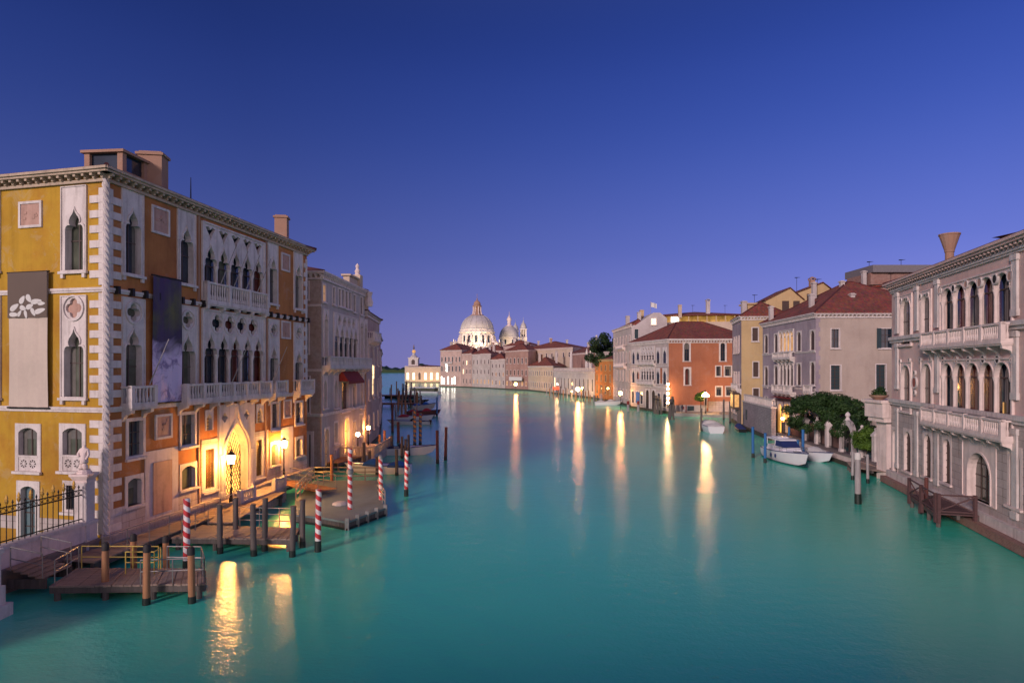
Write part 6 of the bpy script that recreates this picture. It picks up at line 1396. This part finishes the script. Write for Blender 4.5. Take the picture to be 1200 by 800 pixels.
tree('garden_tree', 'broad dark green spreading tree crown over the waterside garden wall', (gx(972, 74), 74.5, .5), [(x, y, 3.5 + 2.6 * math.sqrt(max(0, 1 - (x * x + y * y) / 19)) * (1 if i % 3 else .55), r_) for i, (x, y, z, r_) in enumerate(blobs(58, 4.1, 5.0, 1.0, .7, 1.25, 21))] + [(3.7 * math.cos(a * .45), 3.7 * math.sin(a * .45), 3.0 + .5 * math.sin(a * 2.1), .95) for a in range(14)], 30000, .13, 'leaf', [([(0, 0, 0), (.2, 0, 2.2), (.1, .1, 4.2)], .28, .14), ([(.2, 0, 2.4), (-2, .4, 4.6)], .14, .06), ([(.2, 0, 2.2), (2.2, -.2, 4.6)], .14, .06)], seed=7, flat=.62)
tree('garden_bush', 'olive green leafy bush hanging behind the white railing posts', (gx(1004, 66), 67.5, .5), blobs(14, 1.8, 2.9, 1.1, .6, 1.0, 31), 8000, .11, 'leaf', [([(0, 0, 0), (0, 0, 2.6)], .1, .05)], 'bush', seed=8)
tree('garden_shrub', 'bright green shrub between the railings and the pale arcaded palace', (gx(1026, 60), 61.5, .5), blobs(12, 1.0, 2.9, 1.35, .55, .85, 41), 6500, .10, 'leaf2', [([(0, 0, 0), (0, 0, 2.4)], .09, .05)], 'shrub', seed=9)
# boats and blue posts by the garden
cr2, gun, ox = boat('cabin_cruiser', 'white cabin cruiser with a navy windscreen cover between blue posts', (29.5, 67.8), R(-91), 8.6, 2.9, 1.05, 'white', 'none', anti='antif', trim='navy')
deckmesh(gun, .02, 10, 16).build('foredeck', 'white', cr2, Mx=ox); deckmesh(gun, .35, 0, 4, 0, .92).build('aft_deck', 'wood', cr2, Mx=ox); deckmesh(gun, .02, 4, 10, 0).build('side_deck', 'white', cr2, Mx=ox)
q = MB(); q.prism([(1.8, -1.15), (5.9, -1.0), (5.9, 1.0), (1.8, 1.15)], 1.08, 1.62, [(1.9, -1.1), (5.5, -.9), (5.5, .9), (1.9, 1.1)]); q.build('cabin', 'white', cr2, Mx=ox)
q = MB(); q.prism([(3.7, -1.0), (5.6, -.9), (5.6, .9), (3.7, 1.0)], 1.62, 2.2, [(3.7, -.92), (4.7, -.82), (4.7, .82), (3.7, .92)]); q.build('windscreen_cover', 'navy', cr2, Mx=ox)
q = MB(); q.prism([(1.3, -1.03), (4.6, -.9), (4.6, .9), (1.3, 1.03)], 2.21, 2.36); q.box(1.9, 3.3, -.6, .6, 2.36, 2.48); [q.tube([(x, y, 1.6), (x, y * .98, 2.24)], .04, 6) for x in (1.45, 3.65) for y in (-.98, .98)]; q.build('hard_top', 'white', cr2, Mx=ox)
q = MB(); q.tube([(a - .1, b * .9, h + .42) for a, b, h in gun[8:]] + [(a - .1, -b * .9, h + .42) for a, b, h in gun[:7:-1]], .025, 6); [q.tube([(gun[i][0] - .1, sgn * gun[i][1] * .9, gun[i][2]), (gun[i][0] - .1, sgn * gun[i][1] * .9, gun[i][2] + .42)], .02, 5) for i in (8, 10, 12, 14) for sgn in (-1, 1)]; q.build('bow_rail', 'steel', cr2, Mx=ox)
q = MB(); q.box(6.5, 7.1, -.28, .28, 1.3, 1.38); q.build('hatch', 'glass', cr2, Mx=ox)
for s_ in (.3, .45, .6):
    i = int(s_ * 16); q = MB(); a, b, h = gun[i]; q.sphere((a, -b * 1.03, h - .5), .11, 8, 5, 2.0); q.build('fender', 'navy', cr2, Mx=ox)
boat('open_launch', 'low white open launch behind the cabin cruiser bow', (32.6, 69.4), R(-80), 6.4, 2.2, .85, 'white', 'cover', 'hoard')
gB2 = 'blue mooring posts around the cabin cruiser'
for px, yt, yb, lab in ((882.5, 500, 536, 'blue post standing apart left of the cabin cruiser'), (896.5, 507, 542, 'blue post against the left side of the cabin cruiser'), (924.5, 500, 520, 'blue post behind the cabin cruiser'), (935, 515, 528, 'short blue post between cruiser and open launch'), (941, 503, 541, 'blue post at the bow of the cabin cruiser')):
    pole(px, yt, yb, 'bluep', 'mooring_post', lab, .15, gB2, 'bluep', .1, .5)
pole(1005.5, 530, 590, 'woodp', 'mooring_post', 'thick pale post with a domed white head in open water', .21, None, 'hoard', .5, .75, collar=None)
pole(999, 528, 562, 'woodp', 'mooring_post', 'thin pale post at the garden landing, left of two', .12, None, None, .02, .4); pole(1017, 532, 566, 'woodp', 'mooring_post', 'thin pale post at the garden landing, right of two', .12, None, None, .02, .4)
t, c = deck('garden_landing', 'grey plank landing between the garden wall and the pale arcaded palace', [(32.9, 62), (31.6, 58.8), (33.6, 55.4), (34.4, 62)], .8)

# ------------------------------------------------------------------ the pale arcaded palace on the right
RP0 = Vector((33.2, 55.2)); RP1 = Vector((26.1, 26.5))
rp = Bld('arcaded_palace', 'pale marble Renaissance palace with round arched loggias and long balconies on the right bank', [tuple(RP0), tuple(RP1), (46, 22), (54, 50)], -1.2, 17.0, ['pink_p', 'istria2'], cat='palace')
f = rp.F[0]
def rwin(box, **k): return rp.win(0, box, 'round', m='istria2', fr=.3, **k)
for x0, x1, y0, y1 in ((1055, 1069.5, 345, 404), (1079, 1092.5, 340, 402)): rp.win(0, (x0, x1, y0, y1), 'round', m='istria2', fr=.3, pane='glass', mull=(1, 1), mould=.1, dep=.2)
for x0, x1, y0, y1 in ((1056, 1069, 424, 482), (1080, 1094, 422, 484)): rp.win(0, (x0, x1, y0, y1), 'round', m='istria2', fr=.28, pane='glassr', mull=(1, 1), mould=.1, dep=.2)
ua, ub = f.U(1103), f.U(1188.5)
rp.loggia(0, ua, ub, f.Z(1145, 394), f.Z(1145, 330) + .35, 5, 'round', .13, 'istria2', panes=['glass', 'glassr'], fr=.25); rp.loggia(0, ua, ub, f.Z(1145, 502), f.Z(1145, 426) + .3, 5, 'round', .13, 'istria2', panes=['glass', 'glassr', 'glassr', 'glassr', 'glass'], fr=.25)
for px, py in ((1147, 455), (1170, 478), (1186.5, 480)): q = MB(T(f.U(px), .24, f.Z(px, py))); q.box(-.06, .06, 0, .03, -.3, .35); rp.part('glint_strip', q, 'litw', 0)  # small glowing strips added for the orange glints in these panes
rp.balcony(0, f.U(1091), ub + .2, f.Z(1140, 402), f.Z(1140, 402) + 1.0, .75, 'istria2', step=.24); rp.balcony(0, f.U(1091), ub + .2, f.Z(1140, 503), f.Z(1140, 503) + 1.0, .75, 'istria2', step=.24)
# the loggias go on nearer to the camera, outside the frame
for zz in (f.Z(1145, 394), f.Z(1145, 502)): 
    for k in range(3): rp.win(0, (ub + 1.8 + k * 2.6, ub + 3.3 + k * 2.6, zz, zz + 4.4), 'round', px=False, m='istria2', fr=.33, mould=.1)
for x0, x1, y0, y1 in ((1059, 1069, 502, 552), (1082, 1093, 505, 559), (1104.5, 1116, 510, 566), (1181, 1199, 523, 594)): rp.win(0, (x0, x1, y0, y1), 'round', m='istria2', fr=.26, pane='shutb', mull=(2, 5), dep=.2)
rp.win(0, (1129, 1169, 517, 588), 'round', m='istria2', fr=.75, pane='glassg', mull=(3, 3), dep=.5, mould=.12, sill=False)
rp.win(0, (1045.5, 1053, 500, 553), 'round', m='istria2', fr=.25, pane='shut', mull=(1, 3))
def rosette(px, py, r_, m): 
    mb = MB(T(f.U(px), 0, f.Z(px, py))); mb.panel(circ(0, 0, r_ * .75, 16), [], -.12, 0); o = rp.part('roundel', mb, m, 0); q = MB(mb.M); q.ring(circ(0, 0, r_, 16), circ(0, 0, r_ * .75, 16), -.14, 0, True); q.build('roundel_frame', 'istria', o, Mx=Matrix())
for px, py, r_, m in ((1057, 352, .2, 'void'), (1064.5, 351, .2, 'void'), (1080, 347.5, .22, 'void'), (1088.5, 345.5, .22, 'void'), (1103, 340.5, .3, 'pinkm'), (1119, 338, .3, 'void'), (1134, 333, .3, 'pinkm'), (1150, 331, .34, 'pinkm'), (1168, 327, .34, 'void'), (1186, 323, .34, 'pinkm'), (1073, 448, .5, 'redm'), (1073, 437, .22, 'void'), (1073, 460, .22, 'void'), (1056, 423, .18, 'void'), (1067, 422, .18, 'void'), (1080, 421.5, .18, 'void'), (1092, 421, .18, 'void'), (1107, 421.5, .25, 'void'), (1122, 421, .25, 'pinkm'), (1137, 421, .25, 'void'), (1154, 421, .28, 'void'), (1171, 421, .28, 'void'), (1189, 421, .3, 'void')): rosette(px, py, r_, m)
for px in (1052, 1075, 1099, 1191): 
    u = f.U(px)
    for z0_, z1_ in ((1.5, 6.6), (8.2, 12.1), (12.9, 16.4)):
        if px == 1075 and z0_ == 8.2: continue
        mb = MB(); mb.box(u - .28, u + .28, -.13, .0, z0_, z1_); mb.box(u - .36, u + .36, -.18, .0, z1_ - .35, z1_ - .01); mb.box(u - .36, u + .36, -.17, .0, z0_ + .01, z0_ + .4); rp.part('pilaster', mb, 'istria', 0)
for z in (7.0, 12.3): rp.band(0, z - .15, z + .35, .3, 'istria')
mb = MB(); mb.box(0, f.W, -.05, 0, 1.05, 6.84); 
rp.band(0, 16.45, 16.75, .2, 'istria')
us = sorted({0, f.W} | {x for h in rp.holes[0] if h[2] < 6 for x in (h[0] - .02, h[1] + .02)}); mb = MB()
hs = [h for h in rp.holes[0] if h[2] < 6]; zs = sorted({1.1, 6.84} | {min(6.84, max(1.1, z)) for h in hs for z in (h[2] - .02, h[3] + .02)})
for a, b in zip(us, us[1:]):
    for c_, d in zip(zs, zs[1:]):
        if b - a > .01 and d - c_ > .01 and not any(h[0] - .03 < (a + b) / 2 < h[1] + .03 and h[2] - .03 < (c_ + d) / 2 < h[3] + .03 for h in hs): mb.box(a, b, -.035, .01, c_, d)
rp.part('stone_cladding', mb, 'socle', 0, uv=True)
mb = MB(); mb.box(-.3, f.W, -.35, .02, .55, 1.1); rp.part('base_ledge', mb, 'istria', 0); mb = MB(); mb.box(-.4, f.W, -.8, .02, .05, .55); rp.part('quay_step', mb, 'brickr', 0, uv=True); mb = MB(); mb.box(-.4, f.W, -.75, .02, -1.2, .05); rp.part('foundation', mb, 'wet', 0)
rp.cornice((0, 1, 3), 17.0, .6, .34, .5, 'pink_p', .17, .28); rp.finish(.35); rp.roof(17.42, .6, 3.0, ridge=0, m='tile2')
rp.chimney(32.7, 47.2, 17.2, 20.0, 1.15, 1.15, 'terra', 'funnel')
mb = MB(T(34.6 - rp.L.x, 37.4 - rp.L.y, 0) @ Matrix.Rotation(.24, 4, 'Z')); mb.box(-3.3, 4, -5, 2.6, 17.3, 18.15); dm = rp.part('dormer', mb, 'cream'); q = MB(mb.M); q.prism([(-3.9, -5.5), (4.6, -5.5), (4.6, 3.2), (-3.9, 3.2)], 18.15, 18.5, [(-2.5, -4.5), (4, -4.5), (4, 2.2), (-2.5, 2.2)]); q.build('dormer_roof', 'tile2', dm); q = MB(mb.M)
for i in range(4): q.box(-3.36, -3.31, -4.4 + i * 1.7, -3.2 + i * 1.7, 17.45, 18.05)
q.build('pane', 'glass', dm)
# terrace with flower bowl at the garden end
t = thing('terrace_balcony', 'white corner terrace jutting over the garden at the end of the arcaded palace', 'terrace', (33.4, 56.6, 0)); mb = MB(); mb.box(-.9, 2.2, -1.2, 1.6, 5.6, 6.9); mb.box(-1.1, 2.4, -1.3, 1.8, 6.9, 7.15); mb.box(-.7, 2, -1.1, 1.4, 5.2, 5.6); mb.box(-.2, .5, -.6, .9, -.5, 5.2); mb.build('parapet', 'istria2', t)
t = thing('flower_bowl', 'terracotta bowl of trailing plants on the white corner terrace', 'planter', (33.0, 56.8, 7.15)); mb = MB(); mb.lathe([(.35, 0), (.75, .3), (.8, .42), (.7, .42), (.5, .3)], 0, 0, 12); mb.build('bowl', 'terra', t); crown(t, [(0, 0, .55, .6), (.3, .2, .9, .35)], 500, .12, 'leaf', 'plants', 3)
# timber landing stage
ls = F2(1120, 40)
t, c = deck('timber_landing', 'small timber landing stage with crossed rails before the arched water door', [(28.6, 45.6), (26.6, 39.6), (28.9, 38.9), (31.0, 45.0)], .9, m='rwood')
def xrail(a, b, h, t):
    a, b = Vector(a), Vector(b); mb = MB(); u = Vector((0, 0, 1))
    for p in (a, b): mb.box(p.x - .09, p.x + .09, p.y - .09, p.y + .09, .3, .9 + h + .08)
    for z in (h, .12): mb.tube([a + u * z, b + u * z], .055, 6)
    mb.tube([a + u * .15, b + u * (h - .04)], .045, 6); mb.tube([a + u * (h - .04), b + u * .15], .045, 6); mb.build('crossed_rail', 'rwood', t)
xrail(loc((28.5, 45.3), .9), loc((27.6, 42.6), .9), 1.15, t); xrail(loc((27.5, 42.4), .9), loc((26.7, 39.8), .9), 1.15, t); xrail(loc((26.75, 39.6), .9), loc((28.6, 39.0), .9), 1.15, t)
p = Vector((28.9, 47.3)); pole(0, 0, 0, 'woodr', 'mooring_post', 'thin dark post left of the timber landing stage', .13, XY=(gx(1085, 46.5), 46.5), cap=None, capm=.02) if False else pole(1085, 559, 600, 'woodr', 'mooring_post', 'thin dark post left of the timber landing stage', .13, None, None, .02, .4)
